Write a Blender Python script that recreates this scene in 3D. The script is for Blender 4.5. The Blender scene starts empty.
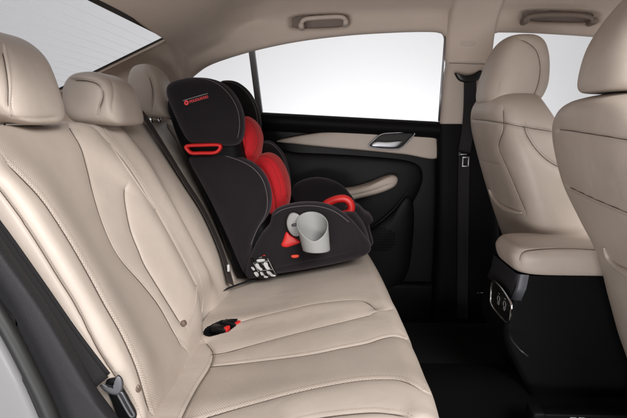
import bpy, math, random
import numpy as np
from mathutils import Vector
from mathutils.bvhtree import BVHTree

random.seed(7)
SC = bpy.context.scene
COL = SC.collection
R = math.radians

# ------------------------------------------------------------------ camera
F = 520.0
TH = math.atan(89/520); PS = math.atan(17/520*math.cos(TH))
cam = bpy.data.cameras.new('camera'); co = bpy.data.objects.new('camera', cam); COL.objects.link(co)
cam.sensor_width = 36; cam.lens = 36*F/627; cam.clip_start = 0.02; cam.clip_end = 200
co.location = (0, 0, 0); co.rotation_euler = (math.pi/2-TH, 0, PS)
SC.camera = co

# ------------------------------------------------------------------ world, lamps, exposure
w = bpy.data.worlds.new('World'); SC.world = w; w.use_nodes = True
w.node_tree.nodes['Background'].inputs[0].default_value = (0.97, 0.975, 1.0, 1)
w.node_tree.nodes['Background'].inputs[1].default_value = 0.42

def area(name, loc, target, sx, sy, power, color=(1, 1, 1)):
    l = bpy.data.lights.new(name, 'AREA'); l.shape = 'RECTANGLE'; l.size = sx; l.size_y = sy
    l.energy = power; l.color = color
    o = bpy.data.objects.new(name, l); COL.objects.link(o); o.location = loc
    d = Vector(target)-Vector(loc); o.rotation_euler = d.to_track_quat('-Z', 'Y').to_euler()
    return o
area('softbox_door', (2.1, -2.9, 2.5), (0.0, 1.6, -0.3), 3.0, 2.0, 380, (1.0, .985, .965))
area('low_fill', (-0.7, -2.6, -0.88), (0.7, 1.9, 0.5), 2.2, .6, 74, (1.0, .985, .97))  # added low fill for ceiling and seat backs, in place of floor bounce
area('softbox_windscreen', (2.9, 1.6, 1.15), (0, 1.5, -0.2), 1.6, 1.2, 130, (1.0, .99, .98))
area('backdrop_lamp', (0.8, 6.3, -1.05), (0.9, 8.3, 0.2), 3.4, .4, 56, (1, 1, 1))
SC.view_settings.view_transform = 'Standard'; SC.view_settings.look = 'None'
SC.view_settings.exposure = 0.10; SC.view_settings.gamma = 1
SC.cycles.use_denoising = True
SC.cycles.max_bounces = 8; SC.cycles.diffuse_bounces = 4

# ------------------------------------------------------------------ maths helpers
def ray(px, py):
    x = (px-313.5)/F; u = -(py-209)/F
    fy = math.cos(TH)+u*math.sin(TH); z = -math.sin(TH)+u*math.cos(TH)
    return Vector((x*math.cos(PS)-fy*math.sin(PS), x*math.sin(PS)+fy*math.cos(PS), z))
def at(px, py, Y):
    r = ray(px, py); return r*(Y/r.y)
def onplane(px, py, P, N):
    r = ray(px, py); return r*(Vector(P).dot(Vector(N))/r.dot(Vector(N)))
def project(V):
    V = np.asarray(V)
    x = V[:, 0]*math.cos(PS)+V[:, 1]*math.sin(PS); f = -V[:, 0]*math.sin(PS)+V[:, 1]*math.cos(PS)
    d = np.maximum(f*math.cos(TH)-V[:, 2]*math.sin(TH), 1e-3); u = f*math.sin(TH)+V[:, 2]*math.cos(TH)
    return np.stack([313.5+F*x/d, 209-F*u/d], 1)
def inpoly(P, poly):
    r = np.zeros(len(P), bool); n = len(poly)
    for i in range(n):
        x1, y1 = poly[i]; x2, y2 = poly[(i+1) % n]
        if y1 == y2: continue
        c = ((y1 > P[:, 1]) != (y2 > P[:, 1])) & (P[:, 0] < (x2-x1)*(P[:, 1]-y1)/(y2-y1)+x1)
        r ^= c
    return r
def spline(pts, step=None, n=None, closed=False):
    """Catmull-Rom through pts, resampled evenly by arc length."""
    P = np.array([list(p) for p in pts], float); m = len(P)
    out = []
    segs = m if closed else m-1
    for i in range(segs):
        if closed: a, b, c, d = P[(i-1) % m], P[i], P[(i+1) % m], P[(i+2) % m]
        else:
            b, c = P[i], P[i+1]
            a = P[i-1] if i > 0 else 2*b-c
            d = P[i+2] if i+2 < m else 2*c-b
        t = np.linspace(0, 1, 24, endpoint=False)[:, None]
        out.append(.5*((2*b)+(c-a)*t+(2*a-5*b+4*c-d)*t**2+(3*b-a-3*c+d)*t**3))
    out = np.concatenate(out+[P[:1] if closed else P[-1:]])
    s = np.concatenate([[0], np.cumsum(np.linalg.norm(np.diff(out, axis=0), axis=1))])
    if n is None: n = max(3, int(round(s[-1]/step)))
    q = np.linspace(0, s[-1], n+1 if closed else n)
    if closed: q = q[:-1]
    return np.stack([np.interp(q, s, out[:, k]) for k in range(P.shape[1])], 1)

def vnormals(V, Fq):
    Fq = np.asarray(Fq)
    a = V[Fq[:, 2]]-V[Fq[:, 0]]; b = V[Fq[:, 3 if Fq.shape[1] > 3 else 1]]-V[Fq[:, 1 if Fq.shape[1] > 3 else 0]]
    N = np.cross(a, b); out = np.zeros_like(V)
    for k in range(Fq.shape[1]): np.add.at(out, Fq[:, k], N)
    return out/np.maximum(np.linalg.norm(out, axis=1, keepdims=True), 1e-12)

# ------------------------------------------------------------------ object helpers
def link(name, V, Fc, mats, parent=None, uv=None, midx=None, smooth=True):
    me = bpy.data.meshes.new(name)
    V = np.asarray(V, float)
    me.from_pydata(V.tolist(), [], [list(map(int, f)) for f in Fc])
    if not isinstance(mats, (list, tuple)): mats = [mats]
    for m in mats: me.materials.append(m)
    me.polygons.foreach_set('use_smooth', [smooth]*len(me.polygons))
    if midx is not None: me.polygons.foreach_set('material_index', np.asarray(midx, int).tolist())
    if uv is not None:
        l = me.uv_layers.new(name='UVMap'); idx = np.zeros(len(me.loops), int); me.loops.foreach_get('vertex_index', idx)
        l.data.foreach_set('uv', np.asarray(uv)[idx].ravel())
    me.update()
    o = bpy.data.objects.new(name, me); COL.objects.link(o)
    if parent is not None:
        o.parent = parent
        o.matrix_parent_inverse = Vector(parent['_o']) and __import__('mathutils').Matrix.Translation(-Vector(parent['_o'])) if '_o' in parent else o.matrix_parent_inverse
    return o
def tag(o, label, cat, group=None):
    o['label'] = label; o['category'] = cat
    if group: o['group'] = group
    return o
ROOTS = []
def thing(name, label, cat, loc, group=None):
    o = bpy.data.objects.new(name, None); COL.objects.link(o); o.location = loc; o.empty_display_size = .05
    o['_o'] = list(loc); ROOTS.append(o)
    return tag(o, label, cat, group)
def struct(o): o['kind'] = 'structure'; return o

def grid_faces(nu, nv, wrap=False, off=0):
    f = []
    for i in range(nu-1):
        for j in range(nv if wrap else nv-1):
            k = (j+1) % nv
            f.append((off+i*nv+j, off+i*nv+k, off+(i+1)*nv+k, off+(i+1)*nv+j))
    return f
class Bag:
    """collects pieces of ONE part"""
    def __init__(s): s.V = []; s.F = []; s.n = 0
    def add(s, V, Fc):
        V = np.asarray(V, float); s.V.append(V); s.F += [tuple(int(i)+s.n for i in f) for f in Fc]; s.n += len(V); return s
    def build(s, name, mat, parent=None, smooth=True): return link(name, np.concatenate(s.V), s.F, mat, parent, smooth=smooth)

def pillow(outline, ymid, T, p=3.0, step=.006, warp=None, axis='y', closed_spline=True, centre=None, p2=None):
    """closed outline in (x,z) given real thickness 2T along y with rounded edges"""
    O = spline(outline, step=step, closed=True) if closed_spline else np.array(outline, float)
    n = len(O); c = np.array(centre) if centre is not None else O.mean(0)
    rad = np.linalg.norm(O-c, axis=1).mean()
    ph = np.linspace(0, math.pi/2, 400)
    s = np.sin(ph)**(2/p); y = np.cos(ph)**(2/(p2 or p))
    L = np.concatenate([[0], np.cumsum(np.hypot(np.diff(s)*rad, np.diff(y)*T))])
    m = max(6, int(L[-1]/step)); q = np.linspace(0, L[-1], m)
    s = np.interp(q, L, s); y = np.interp(q, L, y)
    rows = [(s[i], -y[i]) for i in range(1, m)]+[(s[i], y[i]) for i in range(m-2, 0, -1)]
    V = []
    for si, yi in rows:
        r = c+(O-c)*si
        V.append(np.stack([r[:, 0], np.full(n, ymid+T*yi), r[:, 1]], 1))
    V = np.concatenate(V+[np.array([[c[0], ymid-T, c[1]], [c[0], ymid+T, c[1]]])])
    Fq = grid_faces(len(rows), n, wrap=True)
    a = len(V)-2; b = a+1; Ft = []
    for j in range(n):
        Ft.append((a, (j+1) % n, j)); o_ = (len(rows)-1)*n; Ft.append((b, o_+j, o_+(j+1) % n))
    if warp is not None: V = warp(V)
    return V, Fq+Ft

def loft(secs, n=90, rows=None, step=.006, capr=.6):
    """stack of superellipse sections (z, x0, x1, y0, y1, p), smoothly interpolated, closed at both ends"""
    S = np.array(secs, float)
    Q = spline(S[:, [0, 1, 2, 3, 4, 5]]*np.array([1, 1, 1, 1, 1, .02]), step=step); Q[:, 5] /= .02
    th = np.linspace(0, 2*math.pi, 720, endpoint=False); V = []
    for z, x0, x1, y0, y1, p in Q:
        cx, cy, hx, hy = (x0+x1)/2, (y0+y1)/2, (x1-x0)/2, (y1-y0)/2
        X = np.sign(np.cos(th))*np.abs(np.cos(th))**(2/p)*hx+cx; Y = np.sign(np.sin(th))*np.abs(np.sin(th))**(2/p)*hy+cy
        P = np.stack([X, Y], 1); P = np.concatenate([P, P[:1]])
        L = np.concatenate([[0], np.cumsum(np.linalg.norm(np.diff(P, axis=0), axis=1))]); q = np.linspace(0, L[-1], n+1)[:-1]
        V.append(np.stack([np.interp(q, L, P[:, 0]), np.interp(q, L, P[:, 1]), np.full(n, z)], 1))
    m = len(V); c0 = V[0].mean(0); c1 = V[-1].mean(0)
    V = np.concatenate(V+[np.array([c0, c1])]); Fq = grid_faces(m, n, wrap=True); a = m*n; Ft = []
    for j in range(n):
        Ft.append((a, (j+1) % n, j)); Ft.append((a+1, (m-1)*n+j, (m-1)*n+(j+1) % n))
    return V, Fq+Ft

def box(x0, x1, y0, y1, z0, z1, b=.004):
    """bevelled box"""
    V = []; 
    for sx, sy, sz in ((0, 0, 0), (1, 0, 0), (1, 1, 0), (0, 1, 0), (0, 0, 1), (1, 0, 1), (1, 1, 1), (0, 1, 1)):
        V.append(((x0, x1)[sx], (y0, y1)[sy], (z0, z1)[sz]))
    import bmesh
    bm = bmesh.new(); vs = [bm.verts.new(v) for v in V]
    for f in ((0, 3, 2, 1), (4, 5, 6, 7), (0, 1, 5, 4), (1, 2, 6, 5), (2, 3, 7, 6), (3, 0, 4, 7)): bm.faces.new([vs[i] for i in f])
    if b: bmesh.ops.bevel(bm, geom=bm.edges[:], offset=b, segments=3, affect='EDGES', profile=.5)
    bm.verts.index_update()
    r = [v.co[:] for v in bm.verts], [tuple(v.index for v in f.verts) for f in bm.faces]; bm.free()
    return r
def tube(path, r, n=10, closed=False):
    P = np.asarray(path, float); m = len(P); V = []
    T = np.gradient(P, axis=0) if not closed else (np.roll(P, -1, 0)-np.roll(P, 1, 0))
    T /= np.maximum(np.linalg.norm(T, axis=1, keepdims=True), 1e-9)
    up = np.array([0, 0, 1.]) if abs(T[0][2]) < .9 else np.array([0, 1., 0])
    a = np.cross(T[0], up); a /= np.linalg.norm(a)
    rr = r if hasattr(r, '__len__') else [r]*m
    for i in range(m):
        a = a-T[i]*a.dot(T[i]); a /= np.linalg.norm(a); b = np.cross(T[i], a)
        for k in range(n):
            t = 2*math.pi*k/n; V.append(P[i]+rr[i]*(math.cos(t)*a+math.sin(t)*b))
    f = grid_faces(m, n, wrap=True)
    if closed:
        for k in range(n): f.append(((m-1)*n+k, (m-1)*n+(k+1) % n, (k+1) % n, k))
    else:
        f.append(tuple(range(n-1, -1, -1))); f.append(tuple((m-1)*n+k for k in range(n)))
    return V, f
def ribbon(path, wdir, width, th=.0014, step=.012):
    """flat webbing strap along a 3D path; wdir = direction of its width (one vector or one per control point)"""
    k = len(path); W = [Vector(wdir)]*k if isinstance(wdir[0], (int, float)) else [Vector(q) for q in wdir]
    A = spline([list(Vector(p))+list(q.normalized()) for p, q in zip(path, W)], step=step)
    P, W = A[:, :3], A[:, 3:]; T = np.gradient(P, axis=0); T /= np.linalg.norm(T, axis=1, keepdims=True)
    W = W-T*(W*T).sum(1, keepdims=True); W /= np.linalg.norm(W, axis=1, keepdims=True); N = np.cross(T, W)
    h = width/2; V = []
    prof = [(-h, 0), (-h+.002, th), (-h*.5, th*.8), (0, th*.9), (h*.5, th*.8), (h-.002, th), (h, 0), (h-.002, -th), (0, -th*.9), (-h+.002, -th)]
    for i in range(len(P)):
        for a, b in prof: V.append(P[i]+W[i]*a+N[i]*b)
    n = len(prof); m = len(P); f = grid_faces(m, n, wrap=True)
    f.append(tuple(range(n-1, -1, -1))); f.append(tuple((m-1)*n+k for k in range(n)))
    return V, f

def quads_to_tris(Fc): return [tuple(map(int, f)) for f in Fc]
def hits(V, Fc, pxs, step=2.0):
    bvh = BVHTree.FromPolygons([tuple(v) for v in V], quads_to_tris(Fc)); out = []; cur = []
    for q in spline(pxs, step=step):
        h, nrm, _, _ = bvh.ray_cast(Vector((0, 0, 0)), ray(*q).normalized())
        if h is None:
            if len(cur) > 1: out.append(cur)
            cur = []; continue
        if cur and (h-Vector(cur[-1][0])).length > .09:
            if len(cur) > 1: out.append(cur)
            cur = []
        if nrm.dot(ray(*q)) > 0: nrm = -nrm
        cur.append((tuple(h), tuple(nrm)))
    if len(cur) > 1: out.append(cur)
    return out
def stitched(V, Fc, seams, stitch=True):
    """press seams (polylines drawn over the surface) into a mesh; seam = (px points, groove depth, groove width, puff, puff length)"""
    V = np.array(V, float); quads = [f for f in Fc if len(f) == 4]; N = vnormals(V, quads)
    H = np.zeros(len(V)); bag = Bag(); bag.seam = Bag(); any_ = False; bagq = []; flip = None
    for s in seams:
        pts, depth, wd, puff, pk = s[:5]; dd = np.full(len(V), 1e9); ww = np.zeros(len(V))
        for poly in hits(V, Fc, pts):
            if flip is None:
                h0 = np.array(poly[len(poly)//2][0]); kk = int(np.argmin(((V-h0)**2).sum(1))); flip = -1 if N[kk].dot(np.array(poly[len(poly)//2][1])) < 0 else 1
            A = np.array([q[0] for q in poly]); lo = A.min(0)-.12; hi = A.max(0)+.12
            sel = np.where(((V > lo) & (V < hi)).all(1))[0]; P = V[sel]; best = np.full(len(sel), 1e9); bw = np.ones(len(sel)); al = np.concatenate([[0], np.cumsum(np.linalg.norm(np.diff(A, axis=0), axis=1))])
            for i in range(len(A)-1):
                a, b = A[i], A[i+1]; ab = b-a; L = ab.dot(ab)
                if L < 1e-10: continue
                t = np.clip((P-a)@ab/L, 0, 1); q_ = np.linalg.norm(P-a-t[:, None]*ab, axis=1); l_ = al[i]+t*(al[i+1]-al[i]); k_ = q_ < best
                bw = np.where(k_, np.clip(np.minimum(l_, al[-1]-l_)/.035, 0, 1), bw); best = np.minimum(best, q_)
            k_ = best < dd[sel]; ww[sel] = np.where(k_, bw*bw*(3-2*bw), ww[sel]); dd[sel] = np.minimum(dd[sel], best)
            if s[1] >= .0028:
                Q = A-np.array([q[1] for q in poly])*min(.0155, depth*.38+puff*.95); bagq.append(Q)
            if stitch and (len(s) < 6 or s[5]):
                offs = s[5] if len(s) > 5 and isinstance(s[5], tuple) else (.0055,)
                for off in offs: thread(bag, poly, off, 0)
                any_ = True
        H -= depth*np.exp(-(dd/wd)**2)*(.35+.65*ww)+puff*np.exp(-dd/pk)*ww
    # keep the press-in of several seams from piling up where they meet
    H = np.maximum(H, -.016)
    if any_:
        for Q in bagq:
            if len(Q) > 4:
                k = np.ones(3)/3; Q = np.stack([np.convolve(np.pad(Q[:, i], 1, mode='edge'), k, 'valid') for i in range(3)], 1); bag.seam.add(*tube(Q, .0009, 6))
    return V+N*H[:, None]*(flip or 1), (bag if any_ and bag.n else None)
def sew(bag, o):
    if bag.n: bag.build('stitching', THREAD, o)
    if bag.seam.n: bag.seam.build('seam', SEAM_SHADE, o)
def thread(bag, poly, off, lift):
    P = np.array([q[0] for q in poly]); Nn = np.array([q[1] for q in poly])
    s = np.concatenate([[0], np.cumsum(np.linalg.norm(np.diff(P, axis=0), axis=1))]); L = s[-1]; t = 0.0
    f = lambda A, x: np.array([np.interp(x, s, A[:, k]) for k in range(3)])
    while t+.0042 < L:
        a = f(P, t); b = f(P, t+.0042); nn = f(Nn, t); d = b-a; d /= max(np.linalg.norm(d), 1e-9); w_ = np.cross(nn, d)
        a = a+w_*off-nn*(.0012); b = b+w_*off-nn*(.0012); r = .00036; V = []
        for q, lf in ((a, 0), ((a+b)/2, .0005), (b, 0)):
            for c, e in ((1, 0), (0, 1), (-1, 0), (0, -1)): V.append(q+w_*r*c+nn*(r*e+lf))
        bag.add(V, grid_faces(3, 4, wrap=True)+[(3, 2, 1, 0), (8, 9, 10, 11)]); t += .0064

# ------------------------------------------------------------------ materials
def mat(name, col, rough=.5, metal=0, spec=.5, coat=0, sheen=0):
    m = bpy.data.materials.new(name); m.use_nodes = True; b = m.node_tree.nodes['Principled BSDF']
    b.inputs['Base Color'].default_value = (*col, 1); b.inputs['Roughness'].default_value = rough
    b.inputs['Metallic'].default_value = metal; b.inputs['Specular IOR Level'].default_value = spec
    b.inputs['Coat Weight'].default_value = coat; b.inputs['Sheen Weight'].default_value = sheen
    return m
def nd(m, t, **k):
    n = m.node_tree.nodes.new(t)
    for a, v in k.items(): setattr(n, a, v)
    return n
def lk(m, a, b): m.node_tree.links.new(a, b)
def grain(m, col, scale=420, strength=.12, dist=.0006, mottle=.06, mscale=9, kind='VORONOI', wrinkle=0):
    """fine surface grain + faint uneven colour, all in object space"""
    b = m.node_tree.nodes['Principled BSDF']; tc = nd(m, 'ShaderNodeTexCoord')
    if kind == 'VORONOI':
        v = nd(m, 'ShaderNodeTexVoronoi'); v.feature = 'DISTANCE_TO_EDGE'; v.inputs['Scale'].default_value = scale; h = v.outputs['Distance']
    else:
        v = nd(m, 'ShaderNodeTexNoise'); v.inputs['Scale'].default_value = scale; v.inputs['Detail'].default_value = 3; h = v.outputs[0]
    lk(m, tc.outputs['Object'], v.inputs['Vector'])
    bp = nd(m, 'ShaderNodeBump'); bp.inputs['Strength'].default_value = strength; bp.inputs['Distance'].default_value = dist
    lk(m, h, bp.inputs['Height'])
    last = bp
    if wrinkle:
        n2 = nd(m, 'ShaderNodeTexNoise'); n2.inputs['Scale'].default_value = 16; n2.inputs['Detail'].default_value = 4; n2.inputs['Distortion'].default_value = .6
        lk(m, tc.outputs['Object'], n2.inputs['Vector'])
        b2 = nd(m, 'ShaderNodeBump'); b2.inputs['Strength'].default_value = wrinkle; b2.inputs['Distance'].default_value = .004
        lk(m, n2.outputs[0], b2.inputs['Height']); lk(m, bp.outputs[0], b2.inputs['Normal']); last = b2
    lk(m, last.outputs[0], b.inputs['Normal'])
    n = nd(m, 'ShaderNodeTexNoise'); n.inputs['Scale'].default_value = mscale; n.inputs['Detail'].default_value = 5
    lk(m, tc.outputs['Object'], n.inputs['Vector'])
    r = nd(m, 'ShaderNodeValToRGB'); e = r.color_ramp.elements
    e[0].position = .3; e[1].position = .7
    e[0].color = (*[c*(1-mottle) for c in col], 1); e[1].color = (*[min(1, c*(1+mottle)) for c in col], 1)
    lk(m, n.outputs[0], r.inputs[0]); lk(m, r.outputs[0], b.inputs['Base Color'])
    rr = nd(m, 'ShaderNodeMapRange'); rg = b.inputs['Roughness'].default_value
    rr.inputs[3].default_value = rg-.05; rr.inputs[4].default_value = rg+.05
    lk(m, n.outputs[0], rr.inputs[0]); lk(m, rr.outputs[0], b.inputs['Roughness'])
    return m
LC = (.478, .409, .356)
LEATHER = grain(mat('beige_leather', LC, .46, spec=.4), LC, wrinkle=.42)
PERF = grain(mat('perforated_leather', LC, .52, spec=.35), tuple(c*.97 for c in LC))
def perforate(m, pitch=.0042):
    b = m.node_tree.nodes['Principled BSDF']; uv = nd(m, 'ShaderNodeTexCoord')
    v = nd(m, 'ShaderNodeTexVoronoi'); v.voronoi_dimensions = '2D'; v.inputs['Scale'].default_value = 1/pitch; v.inputs['Randomness'].default_value = 0
    mp = nd(m, 'ShaderNodeMapping'); mp.inputs['Rotation'].default_value = (0, 0, R(38))
    lk(m, uv.outputs['UV'], mp.inputs[0]); lk(m, mp.outputs[0], v.inputs['Vector'])
    r = nd(m, 'ShaderNodeMapRange'); r.interpolation_type = 'SMOOTHSTEP'; r.inputs[1].default_value = .14; r.inputs[2].default_value = .30
    lk(m, v.outputs['Distance'], r.inputs[0])
    old = b.inputs['Base Color'].links[0].from_socket
    mx = nd(m, 'ShaderNodeMix', data_type='RGBA'); mx.inputs['A'].default_value = (.26, .205, .165, 1)
    lk(m, r.outputs[0], mx.inputs['Factor']); lk(m, old, mx.inputs['B']); lk(m, mx.outputs['Result'], b.inputs['Base Color'])
    on = b.inputs['Normal'].links[0].from_socket
    bp = nd(m, 'ShaderNodeBump'); bp.inputs['Strength'].default_value = .35; bp.inputs['Distance'].default_value = .0005
    lk(m, r.outputs[0], bp.inputs['Height']); lk(m, on, bp.inputs['Normal']); lk(m, bp.outputs[0], b.inputs['Normal'])
perforate(PERF)
THREAD = mat('thread', (.30, .235, .19), .8)
BC = (.0045, .0043, .0048)
BLACKP = grain(mat('black_plastic', BC, .55, spec=.09), BC, scale=600, kind='NOISE', strength=.25)
SMOOTHB = mat('smooth_black_plastic', (.006, .006, .0065), .35, spec=.3)
DOORB = grain(mat('door_black_plastic', (.0050, .0048, .0054), .42, spec=.16), (.0050, .0048, .0054), scale=500, kind='NOISE', strength=.4)
DEEPB = grain(mat('deep_black_plastic', (.0028, .0027, .003), .6, spec=.10), (.0028, .0027, .003), scale=600, kind='NOISE', strength=.2)
CARPET = grain(mat('black_carpet', (.0032, .0032, .0035), .95, spec=.05), (.0032, .0032, .0035), scale=900, kind='NOISE', strength=.8, dist=.003)
HL = (.52, .435, .375)
HEADL = grain(mat('headliner_fabric', HL, .9, spec=.15), HL, scale=900, kind='NOISE', strength=.35, dist=.0008, mottle=.03)
PILLAR = grain(mat('beige_trim_plastic', (.46, .39, .34), .55, spec=.35), (.46, .39, .34), scale=700, kind='NOISE', strength=.2, mottle=.02)
WEBB = mat('black_webbing', (.014, .013, .014), .75, spec=.25)
SEAM_SHADE = mat('seam_shadow', (.10, .072, .056), .9)  # dark cord stands in for the shadow down in the seam grooves
PIPL = mat('beige_piping', (.42, .36, .315), .5)
def weave(m):
    b = m.node_tree.nodes['Principled BSDF']; tc = nd(m, 'ShaderNodeTexCoord'); wv = nd(m, 'ShaderNodeTexWave'); wv.inputs['Scale'].default_value = 160
    wv.inputs['Distortion'].default_value = 1.5
    lk(m, tc.outputs['Object'], wv.inputs[0]); bp = nd(m, 'ShaderNodeBump'); bp.inputs['Strength'].default_value = .5; bp.inputs['Distance'].default_value = .0008
    lk(m, wv.outputs[1], bp.inputs['Height']); lk(m, bp.outputs[0], b.inputs['Normal'])
weave(WEBB)
FC = (.0108, .0088, .0104)
FABRIC = grain(mat('charcoal_fabric', FC, .88, spec=.18, sheen=.24), FC, scale=850, kind='NOISE', strength=.6, dist=.0012, mottle=.12, mscale=14, wrinkle=.35)
FABRIC.node_tree.nodes['Principled BSDF'].inputs['Sheen Tint'].default_value = (.5, .42, .48, 1)
RC = (.50, .012, .018)
REDF = grain(mat('red_fabric', RC, .8, spec=.25, sheen=.25), RC, scale=850, kind='NOISE', strength=.5, dist=.001, mottle=.08, wrinkle=.3)
REDF.node_tree.nodes['Principled BSDF'].inputs['Sheen Tint'].default_value = (1, .5, .45, 1)
REDP = mat('red_plastic', (.60, .020, .018), .4)
GREYP = grain(mat('light_grey_plastic', (.27, .27, .265), .5, spec=.35), (.27, .27, .265), scale=500, kind='NOISE', strength=.1, mottle=.03)
CHROME = mat('satin_chrome', (.78, .78, .79), .18, metal=1)
STEEL = grain(mat('steel', (.36, .36, .38), .4, metal=1), (.36, .36, .38), scale=300, kind='NOISE', strength=.15, mottle=.1)
GREYM = mat('dark_satin_trim', (.045, .047, .055), .4, metal=.5)
WHITE = mat('white_print', (.52, .52, .52), .6)
PIPE = mat('grey_piping', (.09, .075, .08), .6)
RUBBER = mat('black_rubber', (.010, .010, .010), .5)
CHARTRIM = grain(mat('charcoal_trim', (.018, .017, .019), .6, spec=.3), (.018, .017, .019), scale=420, strength=.6, dist=.001, mottle=.08)
PAINT = mat('silver_paint', (.20, .195, .20), .5, metal=.0, coat=.1)
PAPER = mat('studio_backdrop', (.80, .80, .81), .9, spec=.1)
FLOORM = mat('studio_floor', (.45, .45, .46), .7, spec=.3)
def glassmat(name, tint, refl=.5):
    m = bpy.data.materials.new(name); m.use_nodes = True; nt = m.node_tree; nt.nodes.clear()
    o = nd(m, 'ShaderNodeOutputMaterial'); t = nd(m, 'ShaderNodeBsdfTransparent'); t.inputs[0].default_value = (*tint, 1)
    g = nd(m, 'ShaderNodeBsdfGlossy'); g.inputs['Roughness'].default_value = .02
    lw = nd(m, 'ShaderNodeLayerWeight'); lw.inputs[0].default_value = .5; pw = nd(m, 'ShaderNodeMath', operation='POWER'); pw.inputs[1].default_value = 4.0
    fr = nd(m, 'ShaderNodeMath', operation='MULTIPLY_ADD'); fr.inputs[1].default_value = .12; fr.inputs[2].default_value = .004
    lk(m, lw.outputs['Facing'], pw.inputs[0]); lk(m, pw.outputs[0], fr.inputs[0]); mx = nd(m, 'ShaderNodeMixShader')
    lk(m, fr.outputs[0], mx.inputs[0]); lk(m, t.outputs[0], mx.inputs[1]); lk(m, g.outputs[0], mx.inputs[2]); lk(m, mx.outputs[0], o.inputs[0])
    return m
GLASS = glassmat('side_glass', (.98, .98, .98))
GLASSR = glassmat('rear_glass', (.97, .975, .985))

# ------------------------------------------------------------------ the setting
def plane(name, pts, m): return struct(link(name, pts, [tuple(range(len(pts)))], m, smooth=False))
plane('ground', [(-14, -6, -1.25), (14, -6, -1.25), (14, 9, -1.25), (-14, 9, -1.25)], FLOORM)
# curved paper backdrop behind the car
prof = [(7.6, -1.246)]+[(7.6+.9*math.sin(a), -1.246+.9-.9*math.cos(a)) for a in np.linspace(0, math.pi/2, 14)]+[(8.5, 6.5)]
V = [(x, y, z) for x in (-13.5, 13.5) for y, z in prof]; n = len(prof)
struct(link('backdrop', V, [(i, i+1, n+i+1, n+i) for i in range(n-1)], PAPER))
# car floor
V = []; nu, nv = 60, 70
for i in range(nu):
    for j in range(nv):
        x = -.15+2.2*i/(nu-1); y = .72+1.66*j/(nv-1)
        z = -.90+.13*math.exp(-((y-1.53)/.13)**4)+.10*max(0, (abs(y-1.53)-.66)/.17)**1.5+.002*math.sin(9*x+5*y)
        V.append((x, y, z))
cf = link('car_floor', V, grid_faces(nu, nv), CARPET); struct(cf)

# ------------------------------------------------------------------ rear bench
rear = thing('rear_bench', 'beige leather three place rear bench with perforated panels and split backrest', 'car seat', (0, 1.5, -.75))
XB, ZB = -.345, -.575; LEAN = R(27.0)
ua = Vector((-math.sin(LEAN), 0, math.cos(LEAN))); un = Vector((math.cos(LEAN), 0, math.sin(LEAN)))
def roll(a, a0, a1, r):
    a = np.asarray(a, float); pos = a.copy(); drop = np.zeros_like(a)
    for sgn, e in ((1, a1), (-1, a0)):
        s = sgn*(a-e); k = s > 0; ang = np.clip(s/r, 0, math.pi/2)
        pos = np.where(k, e+sgn*r*np.sin(ang), pos); drop = np.where(k, r*(1-np.cos(ang))+np.maximum(0, s-r*math.pi/2), drop)
    return pos, drop
def sstep(x, a, b): t = np.clip((x-a)/(b-a), 0, 1); return t*t*(3-2*t)
def back_part(y0, y1, r, sculpt, seams, perfs, name, top, rt=.05):
    st = .0028
    e = r*math.pi/2+.05; et = rt*math.pi/2+.10
    ys = np.arange(y0+r-e, y1-r+e, st); ts = np.arange(-.06, top-rt+et, st)
    Tt, Yy = np.meshgrid(ts, ys, indexing='ij')
    py, dy = roll(Yy, y0+r, y1-r, r); pt, dt = roll(Tt, -1, top-rt, rt)
    h = sculpt(pt, py)-dy-dt
    h -= .02*sstep(-pt, -.05, .06)
    V = np.stack([XB+ua.x*pt+un.x*h, py, ZB+ua.z*pt+un.z*h], -1).reshape(-1, 3)
    Fc = grid_faces(len(ts), len(ys)); Fc = [(a, d, c, b) for a, b, c, d in Fc]
    uv = np.stack([Yy.ravel(), Tt.ravel()], 1)
    base = V.copy(); V, bag = stitched(V, Fc, seams)
    cen = project(base[np.array(Fc)].mean(1)); mi = np.zeros(len(Fc), int)
    for pl in perfs: mi[inpoly(cen, spline(pl, step=4, closed=False) if len(pl) > 20 else pl)] = 1
    o = link(name, V, Fc, [LEATHER, PERF], rear, uv, mi)
    if bag: sew(bag, o)
    return o
g = lambda y, c, s: np.exp(-((y-c)/s)**2)
CUT = lambda t, y: .040*g(y, 1.455, .085)*(1-sstep(t, .01, .13))
def sc_near(t, y):
    b = .022*(g(y, .93, .075)+g(y, 1.33, .07))*sstep(t, -.02, .12)*(1-.5*sstep(t, .45, .65))
    return .012+b+.012*np.sin(np.clip(t/.62, 0, 1)*math.pi)-.016*sstep(t, .48, .66)-.010*g(y, 1.13, .11)*g(t, .30, .25)-CUT(t, y)
def sc_far(t, y):
    b = .018*(g(y, 1.50, .055)+g(y, 2.07, .07))*sstep(t, 0, .12)
    return .012+b+.013*np.sin(np.clip(t/.62, 0, 1)*math.pi)-.016*sstep(t, .48, .66)-.022*g(y, 1.60, .05)*g(t, .25, .2)-CUT(t, y)
S1 = [(-14, 176), (0, 193), (27, 230), (57, 278), (76, 309), (98, 354), (128, 396), (142, 425)]
S1b = [(0, 152), (22, 172), (46, 198), (70, 234), (92, 272), (108, 302), (125, 332), (140, 366), (151, 402), (156, 420)]
S2 = [(58, 108), (67, 120), (82, 143), (90, 168), (96, 192), (104, 218), (114, 242), (125, 260), (146, 284), (162, 305), (176, 330), (188, 352)]
leafL = [(129, 181), (127, 192), (129, 208), (134, 230), (142, 250), (148, 264), (162, 287), (183, 321), (187, 329)]
P_near = [(-5, 90), (60, 108)]+S2[1:]+[(170, 400), (156, 420), (151, 402), (140, 366), (125, 332), (108, 302), (92, 272), (70, 234), (46, 198), (22, 172), (0, 152)]
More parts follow.
